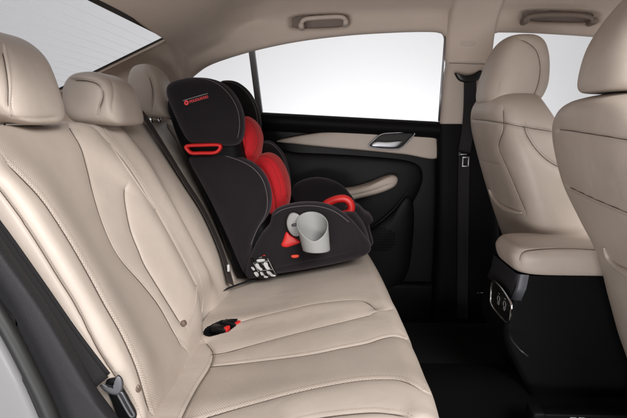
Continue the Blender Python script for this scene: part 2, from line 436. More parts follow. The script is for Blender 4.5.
back_part(.865, 1.395, .030, sc_near,
          [(S1, .0035, .004, .010, .020), (S1b, .0035, .003, .009, .025, (.005,)), (S2, .0035, .003, .008, .022, (-.005,)),
           (leafL, .003, .004, .010, .018, False)],
          [P_near], 'backrest', .655)
S4 = [(99, 112), (112, 127), (146, 168), (172, 206), (190, 240), (203, 276), (206, 300), (200, 325)]
S5 = [(166, 122), (190, 160), (212, 206), (228, 250), (236, 285)]
back_part(1.40, 2.12, .024, sc_far, [(S5, .0035, .004, .008, .02)],
          [], 'backrest', .665)

# seat cushion
CS = math.atan2(.062, .53); cf_ = Vector((math.cos(CS), 0, math.sin(CS))); cn_ = Vector((-math.sin(CS), 0, math.cos(CS)))
def cushion():
    st = .0028; r = .055; rb = .03
    ys = np.arange(.80, 2.20, st); us = np.arange(-.02, .84, st)
    U, Y = np.meshgrid(us, ys, indexing='ij')
    y0, y1 = .86, 2.13
    py, dy = roll(Y, y0, y1, .04)
    front = .515+.035*(1-((py-1.32)/.75)**2)+.022*np.clip((1.5-py)/.6, 0, 1)-.006-r
    uu = U; s = uu-front; k = s > 0; ang = np.clip(s/r, 0, math.pi/2)
    ext = np.maximum(0, s-r*math.pi/2)
    pu = np.where(k, front+r*np.sin(ang)-.15*ext, uu); du = np.where(k, r*(1-np.cos(ang))+ext, 0)
    h = .012*g(pu, .40, .16)-.006*g(pu, .12, .12)+.008*(g(py, .95, .06)+g(py, 1.42, .05)*g(pu, .2, .3))-.004*g(py, 1.16, .09)*g(pu, .22, .2)
    h = h-du-dy
    V = np.stack([XB+cf_.x*pu-.0*h, py, ZB+cf_.z*pu+h], -1).reshape(-1, 3)
    Fc = grid_faces(len(us), len(ys))
    c1 = [(232, 323), (258, 315), (283, 309), (315, 302), (345, 298.5), (362, 299), (372, 304), (378, 311)]
    c1b = [(378, 311), (345, 319), (304, 329), (262, 340), (225, 350), (210, 352)]
    c1c = [(378, 311), (395, 308), (407, 312), (414, 319)]
    c2 = [(209, 364), (240, 361), (304, 353), (340, 346), (366, 341), (382, 336), (395, 334), (407, 337.5), (417, 344), (424, 352)]
    c3 = [(188, 420), (200, 416), (230, 407), (262, 398), (300, 388), (345, 379), (372, 376), (395, 376), (410, 380), (424, 388), (436, 400), (444, 412)]
    c4 = [(280, 423), (320, 414), (366, 409), (390, 410), (406, 414), (414, 422)]
    c5 = [(203, 337), (211, 346), (213, 353), (209, 365), (198, 382), (187, 402), (176, 425)]
    perf = c2[:9]+[(431, 392), (424, 388), (410, 380)]+c3[::-1][5:]
    perf = [(209, 364), (240, 361), (304, 353), (340, 346), (366, 341), (382, 336), (395, 334), (407, 337.5), (417, 344), (430, 366), (436, 392), (424, 388), (410, 380), (395, 376), (372, 376), (345, 379), (300, 388), (262, 398), (230, 407), (200, 416), (186, 420), (198, 382)]
    base = V.copy()
    # dished pocket for the buckles
    V2 = V.copy(); pp = project(V); pc = at(219, 330, 1.42); 
    V, bag = stitched(V, Fc, [(c1, .003, .0032, .006, .018, (-.005,)), (c1b, .003, .003, .007, .02, (.005,)), (c1c, .002, .003, .003, .015, False),
                              (c2, .0035, .003, .007, .022, (.005,)), (c3, .0035, .003, .008, .022, (.005,)), (c4, .003, .003, .008, .02, (.005,)),
                              (c5, .004, .0035, .009, .02, (-.005,))])
    fc = np.array(Fc); cen = project(base[fc].mean(1)); mi = np.zeros(len(Fc), int); mi[inpoly(cen, perf)] = 1
    # pocket: push the surface down inside the opening
    hole = [(202, 334), (207, 327), (222, 320), (237, 318.5), (236, 325), (228, 331.5), (209, 336.5)]
    ins = inpoly(project(base), hole); V[ins] += np.array([0, 0, -.045])
    mi[ins[fc].any(1)] = 2
    uv = np.stack([Y.ravel(), U.ravel()], 1)
    o = link('seat_cushion', V, Fc, [LEATHER, PERF, BLACKP], rear, uv, mi)
    if bag: sew(bag, o)
    return o
CUSH = cushion()
# small snap caps low on the backrest
for px, py in ((137, 389), (184, 323)):
    P = onplane(px, py, (XB+un.x*.02, 0, ZB+un.z*.02), un); ring = []
    c = np.array(P); A = np.array(ua); B = np.array([0, 1., 0]); N_ = np.array(un); Vv = []
    for rr, hh in ((.0075, -.004), (.0075, .002), (.0065, .0045), (.004, .0035), (.001, .003)):
        for k in range(20):
            t = k*math.pi/10; Vv.append(c+rr*(A*math.cos(t)+B*math.sin(t))+N_*hh)
    link('snap_cap', Vv, grid_faces(5, 20, wrap=True), mat('brown_cap', (.16, .11, .085), .5), rear)

# rear headrests: side profile given thickness across the car
def headrest(y, T, prof, p, seams, step=.0035, tilt=0):
    V, Fc = pillow(prof, y, T, p=p, step=step, p2=None)
    V, bag = stitched(V, Fc, seams)
    o = link('headrest', V, Fc, LEATHER, rear)
    if bag: sew(bag, o)
    for s in (-1, 1):
        cx = np.mean([q[0] for q in prof]); cz = min(q[1] for q in prof)
        P = [(cx-.0, y+s*T*.45, cz-.05), (cx, y+s*T*.45, cz+.03)]
        Vt, Ft = tube(P, .006, 12); link('post', Vt, Ft, CHROME, o)
    return o
def hp(x, z, w_, h_, lean=.12):
    """comma shaped headrest profile: front face to +x"""
    q = [(.50, .02), (.53, .25), (.50, .55), (.42, .82), (.22, .98), (0, 1.0), (-.24, .93), (-.42, .72), (-.50, .42), (-.48, .14), (-.30, 0), (.10, -.02), (.36, -.03)]
    return [(x+a*w_+(lean*(-b*h_)), z+b*h_) for a, b in q]
headrest(1.125, .118, hp(-.672, -.005, .125, .185, .18), 3.4, [([(2, 42), (7, 60), (10, 85), (9, 105), (12, 117)], .003, .003, .006, .014, (.004,)), ([(12, 117), (35, 119), (60, 117)], .002, .003, .002, .01, False)])
headrest(1.50, .118, hp(-.640, -.012, .150, .142, .18), 5.0, [([(68, 79), (82, 79.5), (96, 82), (103, 88), (103, 97), (99, 107), (98, 116)], .004, .003, .006, .012, (.004,)), ([(104, 76), (113, 82), (115, 95), (113, 108), (112, 116)], .002, .004, .005, .012, False)])
headrest(1.93, .105, hp(-.640, .012, .130, .185, .18), 3.6, [([(145, 71), (150, 77), (153, 90), (152, 104), (150, 113)], .003, .003, .006, .014, (.004,))])
HRS = [o for o in rear.children if o.name.startswith('headrest')]
# piping cord along the backrest split
def surf_cord(obj, pts, r, m, name, parent, lift=.001):
    me = obj.data; V = np.zeros(len(me.vertices)*3); me.vertices.foreach_get('co', V); V = V.reshape(-1, 3)
    Fc = [tuple(p.vertices) for p in me.polygons]; b = Bag()
    for poly in hits(V, Fc, pts):
        P = np.array([q[0] for q in poly])+np.array([q[1] for q in poly])*lift
        if len(P) > 4:
            k = np.ones(5)/5; Q = np.stack([np.convolve(np.pad(P[:, i], 2, mode='edge'), k, 'valid') for i in range(3)], 1); b.add(*tube(Q, r, 8))
    return b.build(name, m, parent) if b.n else None

surf_cord(HRS[1], [(70, 78.5), (82, 79), (95, 81.5), (102, 87), (102.5, 96), (98.5, 106), (97.5, 116)], .0014, PIPL, 'piping', HRS[1], .0012)
surf_cord(HRS[2], [(146, 70), (151, 77), (154, 90), (153, 104), (151, 113)], .0014, PIPL, 'piping', HRS[2], .0012)
surf_cord(HRS[0], [(3, 42), (8, 60), (11, 85), (10, 105), (12, 116)], .0013, PIPL, 'piping', HRS[0], .0012)
BKN = [o for o in rear.children if o.name.startswith('backrest')]
surf_cord(BKN[0], [(86, 112), (105, 138), (126, 168), (148, 200), (170, 232), (188, 264), (196, 288), (194, 308), (188, 326)], .0022, PIPL, 'piping', BKN[0], .001)
surf_cord(BKN[1], [(92, 113), (111, 137), (132, 167), (155, 200), (177, 232), (194, 263), (202.5, 290), (201.5, 312), (197, 328)], .0022, PIPL, 'piping', BKN[1], .001)
# ------------------------------------------------------------------ roof lining and far pillars
WT = [(-1.15, .02), (-.80, .06), (-.66, .12)]  # lower edge of trim behind the rear side window
pts = [(190, 74), (205, 63), (225, 55), (258, 45.5), (300, 37), (350, 31), (400, 28), (430, 27.5), (440, 28.5), (445, 31), (447.5, 38), (448.2, 52), (448.5, 60), (453, 63), (468, 63.5), (484, 63.5), (488, 61), (488.5, 50), (488.8, 38), (491, 31.5), (497, 28.5), (505, 28), (540, 29), (600, 33), (660, 40), (760, 58), (900, 95)]
WT2 = [(at(a, b, 2.25).x, at(a, b, 2.25).z) for a, b in pts]
def roof():
    X = np.concatenate([np.linspace(-1.25, -.60, 50), np.linspace(-.59, -.2, 60), np.linspace(-.197, .2, 150), np.linspace(.204, .42, 45), np.linspace(.423, .68, 90), np.linspace(.683, 1.2, 180), np.linspace(1.22, 2.2, 30)])
    wx = [q[0] for q in WT2]; wz = [q[1] for q in WT2]; sp = spline(WT2, step=.004)
    V = []; m = 200; pick = np.concatenate([np.linspace(0, .36, 160), np.linspace(.375, 1, 40)])
    for x in X:
        zt = np.interp(x, sp[:, 0], sp[:, 1]) if x > wx[0] else wz[0]-.42*float(sstep(wx[0]-x, 0, .05))-.25*float(sstep(wx[0]-x, .05, .4))
        ztop = .50-.10*max(0, (-.1-x))**1.0-.045*max(0, x-.9)**2
        # glass side edge
        if x < -.62: ge = (2.0, .308+(x+.62)*.45)
        else: ge = None
        zroof = ztop if ge is None else ge[1]
        t = float(sstep(x, -.62, -.25)); zroof = (.308+(ztop-.308)*t) if x >= -.62 else ge[1]
        P = []
        # from window edge: small lip, then up the rail, then over the roof
        P += [(2.262, zt-.004), (2.245, zt-.003), (2.238, zt+.004)]
        if ge is None:
            P += [(2.215, zt+.40*(zroof-zt)+.01), (2.16, zt+.72*(zroof-zt)), (2.06, zt+.92*(zroof-zt)), (1.9, zroof), (1.53, zroof+.012), (1.1, zroof), (.9, zroof-.04), (.8, zroof-.12)]
        else:
            P += [(2.232, zt+.35*(zroof-zt)), (2.20, zt+.75*(zroof-zt)), (2.13, zt+.93*(zroof-zt)), (2.06, zroof+.004), (2.03, zroof+.002), (2.015, zroof), (2.005, zroof-.002), (2.0, zroof-.008)]
        Q = spline(P, n=400); fr_ = pick*399; Q = np.stack([np.interp(fr_, np.arange(400), Q[:, k]) for k in range(2)], 1)
        V += [(x, q[0], q[1]) for q in Q]
    Fc = [(a, d, c, b) for a, b, c, d in grid_faces(len(X), m)]
    # no lining over the rear glass: the rows behind x=-.62 already stop at the glass edge
    i0 = [i for i in range(len(X)-1) if X[i] < -.62 <= X[i+1]]
    Fc = [f for k, f in enumerate(Fc) if (k//(m-1)) not in i0 or (k % (m-1)) < m*.0+0 or True]
    keep = []
    for k, f in enumerate(Fc):
        i = k//(m-1)
        if i in i0:
            continue
        keep.append(f)
    return V, keep, X, m, i0
V, Fr, Xr, mr, i0 = roof()
# close the joint between side trim and roof with a bridging strip limited to the side
V = np.array(V)
def dent(V, cx, cy, hx, hy, soft, depth, skew=0):
    P = project(V); dx = np.abs(P[:, 0]-cx); dy = np.abs(P[:, 1]-cy-skew*(P[:, 0]-cx))
    q = ((dx/hx)**4+(dy/hy)**4)**.25; k = 1-sstep(q, 1-soft, 1+soft)
    k = np.where((P[:, 1] > -60) & (V[:, 1] > 1.7), k, 0)
    return V+k[:, None]*depth*np.array([0, .98, .19])
V_flat = V.copy()
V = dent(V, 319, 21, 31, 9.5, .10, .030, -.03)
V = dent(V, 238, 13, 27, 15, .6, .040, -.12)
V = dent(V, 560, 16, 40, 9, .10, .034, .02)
j = i0[0]; A = V[j*mr:(j+1)*mr]; B = V[(j+1)*mr:(j+2)*mr]
kA, kB, eB = 0, 0, int(np.argmin(np.linalg.norm(B-A[-1], axis=1)))   # zip the two edges together
while kA < mr-1 or kB < eB:
    if kB >= eB or (kA < mr-1 and np.linalg.norm(A[kA+1]-B[kB]) <= np.linalg.norm(A[kA]-B[min(kB+1, mr-1)])):
        Fr.append((j*mr+kA, (j+1)*mr+kB, j*mr+kA+1)); kA += 1
    else:
        Fr.append((j*mr+kA, (j+1)*mr+kB, (j+1)*mr+kB+1)); kB += 1
roof_o = thing('roof_lining', 'beige fabric roof lining curving down to the tops of the side windows', 'roof lining', (.3, 1.53, .5))
RECESS_SHADE = mat('recess_shade_brown', (.17, .13, .11), .7)  # darker brown puts the recess shade into the lining colour
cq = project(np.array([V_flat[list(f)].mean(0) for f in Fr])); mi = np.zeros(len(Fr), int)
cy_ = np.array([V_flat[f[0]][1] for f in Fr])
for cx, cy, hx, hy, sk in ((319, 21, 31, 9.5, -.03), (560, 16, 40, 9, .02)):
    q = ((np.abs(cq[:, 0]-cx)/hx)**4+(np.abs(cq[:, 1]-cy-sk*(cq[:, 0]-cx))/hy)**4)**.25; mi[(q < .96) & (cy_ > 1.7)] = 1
rl = link('lining', V, Fr, [HEADL, RECESS_SHADE], roof_o, midx=mi)
sm = rl.modifiers.new('s', 'SOLIDIFY'); sm.thickness = .012; sm.offset = -1 if False else 1
# seam between roof lining and rear pillar cover
b_ = surf_cord(rl, [(166, 38), (172, 48), (180, 60), (189, 72)], .0012, mat('joint_shadow_gap', (.05, .04, .035), .9), 'joint', rl, lift=.0005)

# rear glass
gl = thing('rear_window', 'sloping grey tinted rear window behind the headrests with a black printed edge', 'car window', (-.95, 1.5, .2))
def rg(x, y): return (x, y, .302+(x+.62)*.45)
n1, n2 = 30, 40; V = []
for i in range(n1):
    for j in range(n2):
        x = -.60-.66*i/(n1-1); y = .98+1.05*j/(n2-1); q = rg(x, y); V.append((q[0], q[1], q[2]+.03*(1-((y-1.5)/.55)**2)*(i/(n1-1))))
link('glass', V, grid_faces(n1, n2), GLASSR, gl)
b = Bag()
b.add(*ribbon([rg(-.612, y) for y in np.linspace(.95, 1.98, 14)], (1, 0, .45), .020, .002))
b.add(*ribbon([(lambda q: (q[0], q[1], q[2]-.001))(rg(x, 1.992)) for x in np.linspace(-.605, -1.25, 12)], (0, 1, 0), .020, .002))
b.build('black_border', SMOOTHB, gl)
hb = Bag()
for k in range(15):
    x = -.66-.033*k
    hb.add(*tube([(lambda q: (q[0], q[1], q[2]+.03*(1-((y-1.5)/.55)**2)*((-.60-x)/.66)-.001))(rg(x, y)) for y in np.linspace(1.05, 1.97, 20)], .00035, 4))
hb.build('heater_wires', mat('heater_wire', (.85, .84, .85), .6), gl)

# parcel shelf
ps = thing('parcel_shelf', 'beige parcel shelf behind the rear headrests under the sloping rear window', 'shelf', (-.95, 1.5, -.02))
Vb, Fb = box(-1.35, -.70, .84, 2.22, -.05, -.012, .008); link('shelf_board', Vb, Fb, HEADL, ps)
Vb, Fb = box(-1.05, -.86, 1.85, 2.05, -.0135, -.006, .003); link('speaker_cover', Vb, Fb, PILLAR, ps)

# ---- far rear door
door = thing('rear_door', 'black far rear door with beige trim band, beige armrest and chrome inside handle', 'car door', (.1, 2.3, -.85))
def A2(pts, Y): return [(at(a, b, Y).x, at(a, b, Y).z) for a, b in pts]
def slab(pts, Y0, Y1, name, m, parent, step=.008, p=12, smooth_outline=True, centre=None):
    """plate between depths Y0 (room side) and Y1; outline given on the Y0 plane"""
    out = A2(pts, Y0)
    if not smooth_outline:
        P = np.array(out+out[:1]); s = np.concatenate([[0], np.cumsum(np.linalg.norm(np.diff(P, axis=0), axis=1))])
        q = np.linspace(0, s[-1], int(s[-1]/step)+1)[:-1]; out = np.stack([np.interp(q, s, P[:, 0]), np.interp(q, s, P[:, 1])], 1)
        V, Fc = pillow(out, (Y0+Y1)/2, (Y1-Y0)/2, p=p, step=step, closed_spline=False, centre=centre)
    else: V, Fc = pillow(out, (Y0+Y1)/2, (Y1-Y0)/2, p=p, step=step, centre=centre)
    return link(name, V, Fc, m, parent)
slab([(120, 125), (200, 122), (300, 122), (438, 124), (438, 200), (437, 300), (430, 345), (300, 350), (150, 330)], 2.275, 2.35, 'door_panel', DOORB, door, p=20, smooth_outline=False)
# top sill: rounded black cap running along the window
Vs = []
xs = np.linspace(at(150, 113, 2.22).x, at(440, 123, 2.22).x, 60)
for x in xs:
    z0 = np.interp(x, [-1, at(262, 113, 2.22).x, at(440, 122, 2.22).x], [.05, at(262, 112.5, 2.22).z, at(440, 122, 2.22).z])
    for a, b in ((2.36, -.004), (2.30, .002), (2.235, 0), (2.215, -.010), (2.208, -.028), (2.214, -.050), (2.245, -.075), (2.36, -.085)): Vs.append((x, a, z0+b))
link('window_sill', Vs, grid_faces(60, 8, wrap=True), BLACKP, door)
band = [(276, 141.5), (292, 137), (320, 132.5), (350, 130), (395, 127), (437, 127.5), (437.5, 140), (437, 158.5), (405, 154.5), (370, 151), (330, 147.5), (295, 144)]
bo = slab(band, 2.235, 2.30, 'trim_band', LEATHER, door, step=.006, p=9, centre=(at(390, 141, 2.235).x, at(390, 141, 2.235).z))
# inside handle
hz_ = [(369, 146), (373, 141), (381, 134.5), (392, 133), (414, 132.5), (409, 140), (402, 147), (396, 149), (380, 148.5)]
def ringpath(pts, Y, n=60): 
    q = spline(A2(pts, Y), n=n, closed=True); return [(a, Y, b) for a, b in q]
hb_ = slab(hz_, 2.219, 2.24, 'handle_recess', mat('dark_recess', (.004, .004, .004), .6), door, step=.004, p=6)
link('handle_bezel', *tube(ringpath(hz_, 2.219), .0032, 10, closed=True), STEEL, door)
slab([(371, 146), (375, 141.5), (388, 141.5), (402, 141), (400, 145.5), (394, 148), (378, 147.5)], 2.204, 2.218, 'door_handle', STEEL, door, step=.003, p=3)
# armrest
arm = [(300, 200), (325, 192), (352, 189), (372, 183.5), (387, 177.5), (395, 176.3), (399, 180), (396, 187), (384, 193), (366, 198), (345, 203), (310, 212)]
V, Fc = pillow(A2(arm, 2.16), 2.21, .055, p=3.2, step=.004, centre=(at(355, 194, 2.16).x, at(355, 194, 2.16).z))
V, bag = stitched(V, Fc, [([(300, 206), (340, 198), (368, 192), (392, 184)], .002, .003, .003, .01, (.004,))])
ao = link('armrest', V, Fc, LEATHER, door)
if bag: sew(bag, ao)
# softly curved inner layers and lower map pocket
slab([(240, 152), (300, 153), (360, 156), (412, 162), (424, 176), (416, 200), (392, 232), (360, 262), (290, 262), (240, 250)], 2.248, 2.31, 'door_pad', DOORB, door, step=.008, p=3.2)
slab([(335, 262), (352, 240), (372, 228), (392, 212), (406, 197), (414, 204), (414, 240), (406, 280), (380, 300), (340, 300)], 2.232, 2.30, 'map_pocket', DOORB, door, step=.008, p=3.2)
link('pocket_lip', *tube([(q[0], 2.236, q[1]) for q in spline(A2([(350, 238), (372, 227), (391, 212), (403, 198), (411, 188)], 2.236), n=40)], .004*np.sin(np.linspace(.15, math.pi-.15, 40)), 8), SMOOTHB, door)
sp = Bag(); c0 = at(378, 240, 2.205)
for k in range(9):
    for l in range(11):
        x = c0.x-.07+.014*l; z = c0.z+.05-.012*k
        if ((x-c0.x)/.08)**2+((z-c0.z)/.058)**2 < 1: sp.add(*tube([(x-.005, 2.217, z), (x+.005, 2.217, z-.002)], .0016, 5))
sp.build('speaker_grille', DEEPB, door)
# glass, divider, chrome edge
wp = [(at(a, b, 2.31).x, at(a, b, 2.31).z) for a, b in ((175, 118), (262, 116), (444, 127), (448, 24), (350, 22), (250, 40), (180, 70))]
link('window', [(x, 2.31+d, z) for d in (0, .004) for x, z in wp], [tuple(range(7)), tuple(range(13, 6, -1))]+[(i, i+7, (i+1) % 7+7, (i+1) % 7) for i in range(7)], GLASS, door, smooth=False)
q0, q1 = at(250.5, 42, 2.30), at(260, 116, 2.30)
Vd, Fd = box(-.013, .013, 2.29, 2.325, q1.z-.02, q0.z+.02, .004)
link('window_divider', [(x+q1.x+(q0.x-q1.x)*(z-q1.z)/(q0.z-q1.z), y, z) for x, y, z in Vd], Fd, mat('grey_divider', (.10, .10, .105), .45), door)
link('window_channel', *tube([tuple(at(a, b, 2.236)) for a, b in ((445.2, 36), (443.4, 60), (441.2, 90), (439, 121))], .0045, 8), STEEL, door)
link('window_channel_seal', *tube([tuple(at(a, b, 2.262)) for a, b in ((449, 30), (448.5, 40), (446.5, 70), (444.5, 98), (443, 126))], .006, 8), RUBBER, door)
# sill at the foot of the door
si = thing('door_sill', 'low black plastic door sill under the far rear door', 'door sill', (.6, 2.3, -.9))
Vb, Fb = box(-.3, 1.9, 2.24, 2.36, -.93, -.72, .02); link('sill_plate', Vb, Fb, DEEPB, si)

# ---- B pillar
pil = thing('centre_pillar', 'pillar between the far doors, beige above and black below', 'pillar', (.55, 2.28, -.9))
def pillar_part(rows, name, m, n=34):
    V = []
    R_ = spline([(y_, a, b, Y) for y_, a, b, Y in rows], step=3)
    for y_, a, b, Y in R_:
        xa, xb = at(a, y_, Y).x, at(b, y_, Y).x; z = at((a+b)/2, y_, Y).z; c = (xa+xb)/2; h = (xb-xa)/2
        for k in range(n):
            t = math.pi*k/(n-1); V.append((c-h*np.sign(math.cos(t))*abs(math.cos(t))**.35, Y+.05-.05*math.sin(t)**.5, z))
    return link(name, V, grid_faces(len(R_), n), m, pil)
up = pillar_part([(54, 448.2, 488, 2.236), (60, 448, 488.2, 2.226), (66, 447.5, 488.6, 2.222), (80, 445, 490, 2.215), (128, 440, 494, 2.21)], 'upper_cover', PILLAR)
pillar_part([(124, 438.5, 496, 2.205), (200, 438, 500, 2.195), (300, 434, 505, 2.185), (420, 425, 515, 2.17)], 'lower_cover', DEEPB)
V, Fc = pillow(A2([(461, 36), (474.5, 36), (474.5, 45), (461, 45)], 2.215), 2.218, .006, p=8, step=.002, closed_spline=True)
link('adjuster_cap', V, Fc, PILLAR, pil)
link('joint', *tube([tuple(at(a, b, 2.2195)) for a, b in ((449, 63), (460, 63.3), (474, 63.8), (486, 64))], .0010, 6), mat('joint_gap', (.08, .06, .05), .9), pil)
# front belt hanging on the pillar
fb = thing('front_seat_belt', 'black seat belt hanging from its guide on the beige pillar beside the far front seat', 'seat belt', (.6, 2.2, -.1))
sh = [(455, 72.5), (459, 74.5), (466, 75), (474, 73.5), (480, 70), (483, 71), (481, 76), (478, 80.5), (470, 82.5), (462, 81.5), (458, 78.5)]
slab(sh, 2.165, 2.19, 'belt_guide', SMOOTHB, fb, step=.003, p=4)
V, Fc = ribbon([at(470, 79, 2.172), at(470, 95, 2.172), at(469, 118, 2.17), at(467, 135, 2.165), at(464, 152, 2.16)], (1, 0, 0), .050); link('webbing', V, Fc, WEBB, fb)
V, Fc = ribbon([at(464, 156, 2.158), at(463, 220, 2.158), at(462, 320, 2.15)], (1, 0, 0), .046); link('webbing', V, Fc, WEBB, fb)
tg = Bag()
ctr = at(465.8, 160, 2.14)
for dx0, dx1, dz0, dz1 in ((-.014, -.009, -.024, .010), (.009, .014, -.024, .010), (-.014, .014, .008, .014), (-.014, .014, -.028, -.022)):
    tg.add(*box(ctr.x+dx0, ctr.x+dx1, 2.139, 2.143, ctr.z+dz0, ctr.z+dz1, .001))
tg.add(*box(ctr.x-.030, ctr.x+.004, 2.139, 2.143, ctr.z+.020, ctr.z+.026, .001))
tg.build('belt_tongue', STEEL, fb)
link('tongue_grip', *box(ctr.x-.030, ctr.x-.022, 2.137, 2.147, ctr.z+.016, ctr.z+.034, .002), GREYM, fb)

# ---- far front door
fd = thing('front_door', 'black far front door with a dark sill seen behind the front seats', 'car door', (1.3, 2.3, -.8))
xa, xb = .70, 2.2
link('door_panel', *box(xa, xb, 2.27, 2.35, -.75, -.04, .01), BLACKP, fd)
V = []
for x in np.linspace(xa, xb, 30):
    for a, b in ((2.36, -.004), (2.30, .002), (2.235, 0), (2.215, -.010), (2.208, -.028), (2.214, -.050), (2.245, -.075), (2.36, -.085)): V.append((x, a, -.012-.03*(x-.7)+b))
link('window_sill', V, grid_faces(30, 8, wrap=True), BLACKP, fd)
link('trim_band', *box(xa+.02, xb, 2.24, 2.275, -.19, -.09, .012), LEATHER, fd)
link('window', *box(.62, 2.2, 2.31, 2.314, -.06, .42, 0), GLASS, fd, smooth=False)

# ---- grab handles
def grab(cx, label, sc=1):
    t = thing('grab_handle', label, 'grab handle', (cx, 2.17, .40), 'grab handles on the roof rail')
    return t
gh = grab(0, 'beige grab handle on the roof rail above the far rear window')
bvh_r = BVHTree.FromPolygons([tuple(v) for v in V_] if False else [tuple(v.co) for v in rl.data.vertices], [tuple(p.vertices) for p in rl.data.polygons])
def on_roof(px, py): 
    h, n_, _, _ = bvh_r.ray_cast(Vector((0, 0, 0)), ray(px, py).normalized()); 
    if n_.y > 0: n_ = -n_
    return h, n_
def grab_shape(pxs, parent, mt, lift=.040):
    P = []
    for i, (a, b) in enumerate(pxs):
        h, n_ = on_roof(a, b); f = i/(len(pxs)-1); l = lift*min(1, 5*min(f, 1-f)) 
        d = -ray(a, b).normalized()
        P.append(h+Vector((0, -.8, -.6)).normalized()*(l-.002))
    V, Fc = ribbon(P, (0, -.35, .94), .022, .008, step=.006); return link('grip', V, Fc, mt, parent)
def grab_tube(pxs, Y, r, parent, m):
    P = spline([tuple(at(a, b, Y)) for a, b in pxs], step=.004); n = len(P); V, Fc = tube(P, r, 16)
    V = np.array(V); return link('grip', V, Fc, m, parent)
grab_tube([(301, 27.5), (301.5, 23), (304, 19.8), (310, 18.3), (325, 17.2), (337, 16.7), (343, 17.5), (345.5, 20), (345.5, 24)], 2.165, .0085, gh, PILLAR)
for a, b in ((301.5, 26.5), (345.5, 23)):
    c = at(a, b, 2.19); V, Fc = pillow([(c.x+.012*c_, c.z+.014*s_) for c_, s_ in ((1, 0), (.8, .7), (0, 1), (-.8, .7), (-1, 0), (-.8, -.7), (0, -1), (.8, -.7))], c.y, .035, p=4, step=.002); link('mount', V, Fc, PILLAR, gh)
fh = grab(1, 'brown grab handle in a recess above the far front window')
RECESS_SHADE = mat('recess_shade_brown', (.20, .155, .13), .7)
RBT = mat('brown_grip', (.19, .15, .125), .65)  # grip brown follows the shade colour of its recess
grab_tube([(524, 22), (526, 18.5), (532, 16.2), (545, 14.8), (562, 14.5), (578, 15.2), (589, 17), (592, 19.5), (592, 23)], 2.160, .0085, fh, RBT)
for a, b in ((525, 21), (592, 22)):
    c = at(a, b, 2.19); V, Fc = pillow([(c.x+.012*c_, c.z+.014*s_) for c_, s_ in ((1, 0), (.8, .7), (0, 1), (-.8, .7), (-1, 0), (-.8, -.7), (0, -1), (.8, -.7))], c.y, .035, p=4, step=.002); link('mount', V, Fc, RBT, fh)
# shallow coat hook behind the rear grab handle
ch = thing('coat_hook', 'small brown folding coat hook on the roof rail left of the rear grab handle', 'coat hook', (-.2, 2.1, .42))
h, n_ = on_roof(268, 22)
V, Fc = pillow([(h.x+.02*c_, h.z+.008*s_) for c_, s_ in ((1, 0), (.8, .7), (0, 1), (-.8, .7), (-1, 0), (-.8, -.7), (0, -1), (.8, -.7))], h.y-.002, .007, p=3, step=.002); link('hook_base', V, Fc, PILLAR, ch)

# ------------------------------------------------------------------ front seats
def front_seat(label, secs, hsecs, seams, hseams, y0, y1, xs):
    t = thing('front_seat', label, 'car seat', (.95, (y0+y1)/2, -.9), 'front seats seen from behind')
    V, Fc = loft(secs, n=260, step=.005); V, bag = stitched(V, Fc, seams)
    o = link('backrest', V, Fc, LEATHER, t)
    if bag: sew(bag, o)
    V, Fc = loft(hsecs, n=180, step=.004); V, bag = stitched(V, Fc, hseams)
    h = link('headrest', V, Fc, LEATHER, t)
    if bag: sew(bag, h)
    yc = (y0+y1)/2
    for s in (-1, 1): link('post', *tube([(xs, yc+s*.06, .0), (xs+.01, yc+s*.06, .12)], .007, 12), CHROME, h)
    # seat cushion and base, mostly hidden by the backrest
    V, Fc = loft([(-.66, .90, 1.30, y0+.02, y1-.02, 4), (-.64, .87, 1.34, y0, y1, 4), (-.54, .86, 1.36, y0, y1, 4), (-.46, .87, 1.33, y0+.01, y1-.01, 4), (-.45, .92, 1.28, y0+.05, y1-.05, 4)], n=120, step=.012)
    link('seat_cushion', V, Fc, LEATHER, t)
    link('seat_base', *box(.84, 1.30, y0+.04, y1-.04, -.86, -.60, .02), BLACKP, t)
    return t, o
# far (passenger) seat
fs_secs = [(-.60, .80, .92, 1.72, 1.98, 3), (-.59, .745, .93, 1.65, 2.04, 4), (-.50, .695, .93, 1.615, 2.075, 5), (-.38, .645, .88, 1.605, 2.08, 5), (-.25, .598, .835, 1.60, 2.085, 5), (-.12, .553, .785, 1.605, 2.08, 4.6),
           (-.03, .523, .735, 1.62, 2.065, 4), (.035, .512, .70, 1.645, 2.035, 3.4), (.075, .527, .68, 1.69, 1.99, 3), (.092, .56, .655, 1.75, 1.93, 2.6), (.094, .60, .62, 1.82, 1.86, 2.2)]
fh_secs = [(.056, .58, .62, 1.80, 1.86, 2.2), (.056, .525, .665, 1.735, 1.925, 3), (.068, .510, .692, 1.715, 1.945, 3.2), (.11, .510, .712, 1.712, 1.948, 3.2), (.16, .522, .716, 1.715, 1.945, 3.1), (.21, .540, .710, 1.722, 1.938, 3.2),
           (.25, .562, .698, 1.738, 1.922, 3), (.272, .588, .676, 1.765, 1.895, 2.6), (.279, .62, .645, 1.815, 1.845, 2.2)]
far_seat, fso = front_seat('beige leather front seat farther from the camera, beside the pillar, its whole headrest in view', fs_secs, fh_secs,
    [([(461, 121), (475, 120), (492, 122), (515, 125), (540, 129), (560, 132)], .003, .003, .005, .015, (.004, )),
     ([(503, 103), (502, 113), (502, 130), (497, 147), (504, 165), (511, 181), (519, 200), (527, 218)], .003, .003, .005, .015, (-.004,)),
     ([(472, 158), (485, 162), (500, 165)], .002, .003, .002, .01, (.003,)),
     ([(524, 122), (528, 135), (538, 150), (551, 162), (570, 172)], .004, .004, .008, .02, (.004,))],
    [([(516, 37), (527, 41), (537, 50), (541, 65), (540, 80), (535, 95), (530, 104)], .0028, .003, .004, .012, (.004,)),
     ([(497, 96), (498, 86), (500, 78)], .002, .002, .002, .01, False)], 1.60, 2.085, .60)
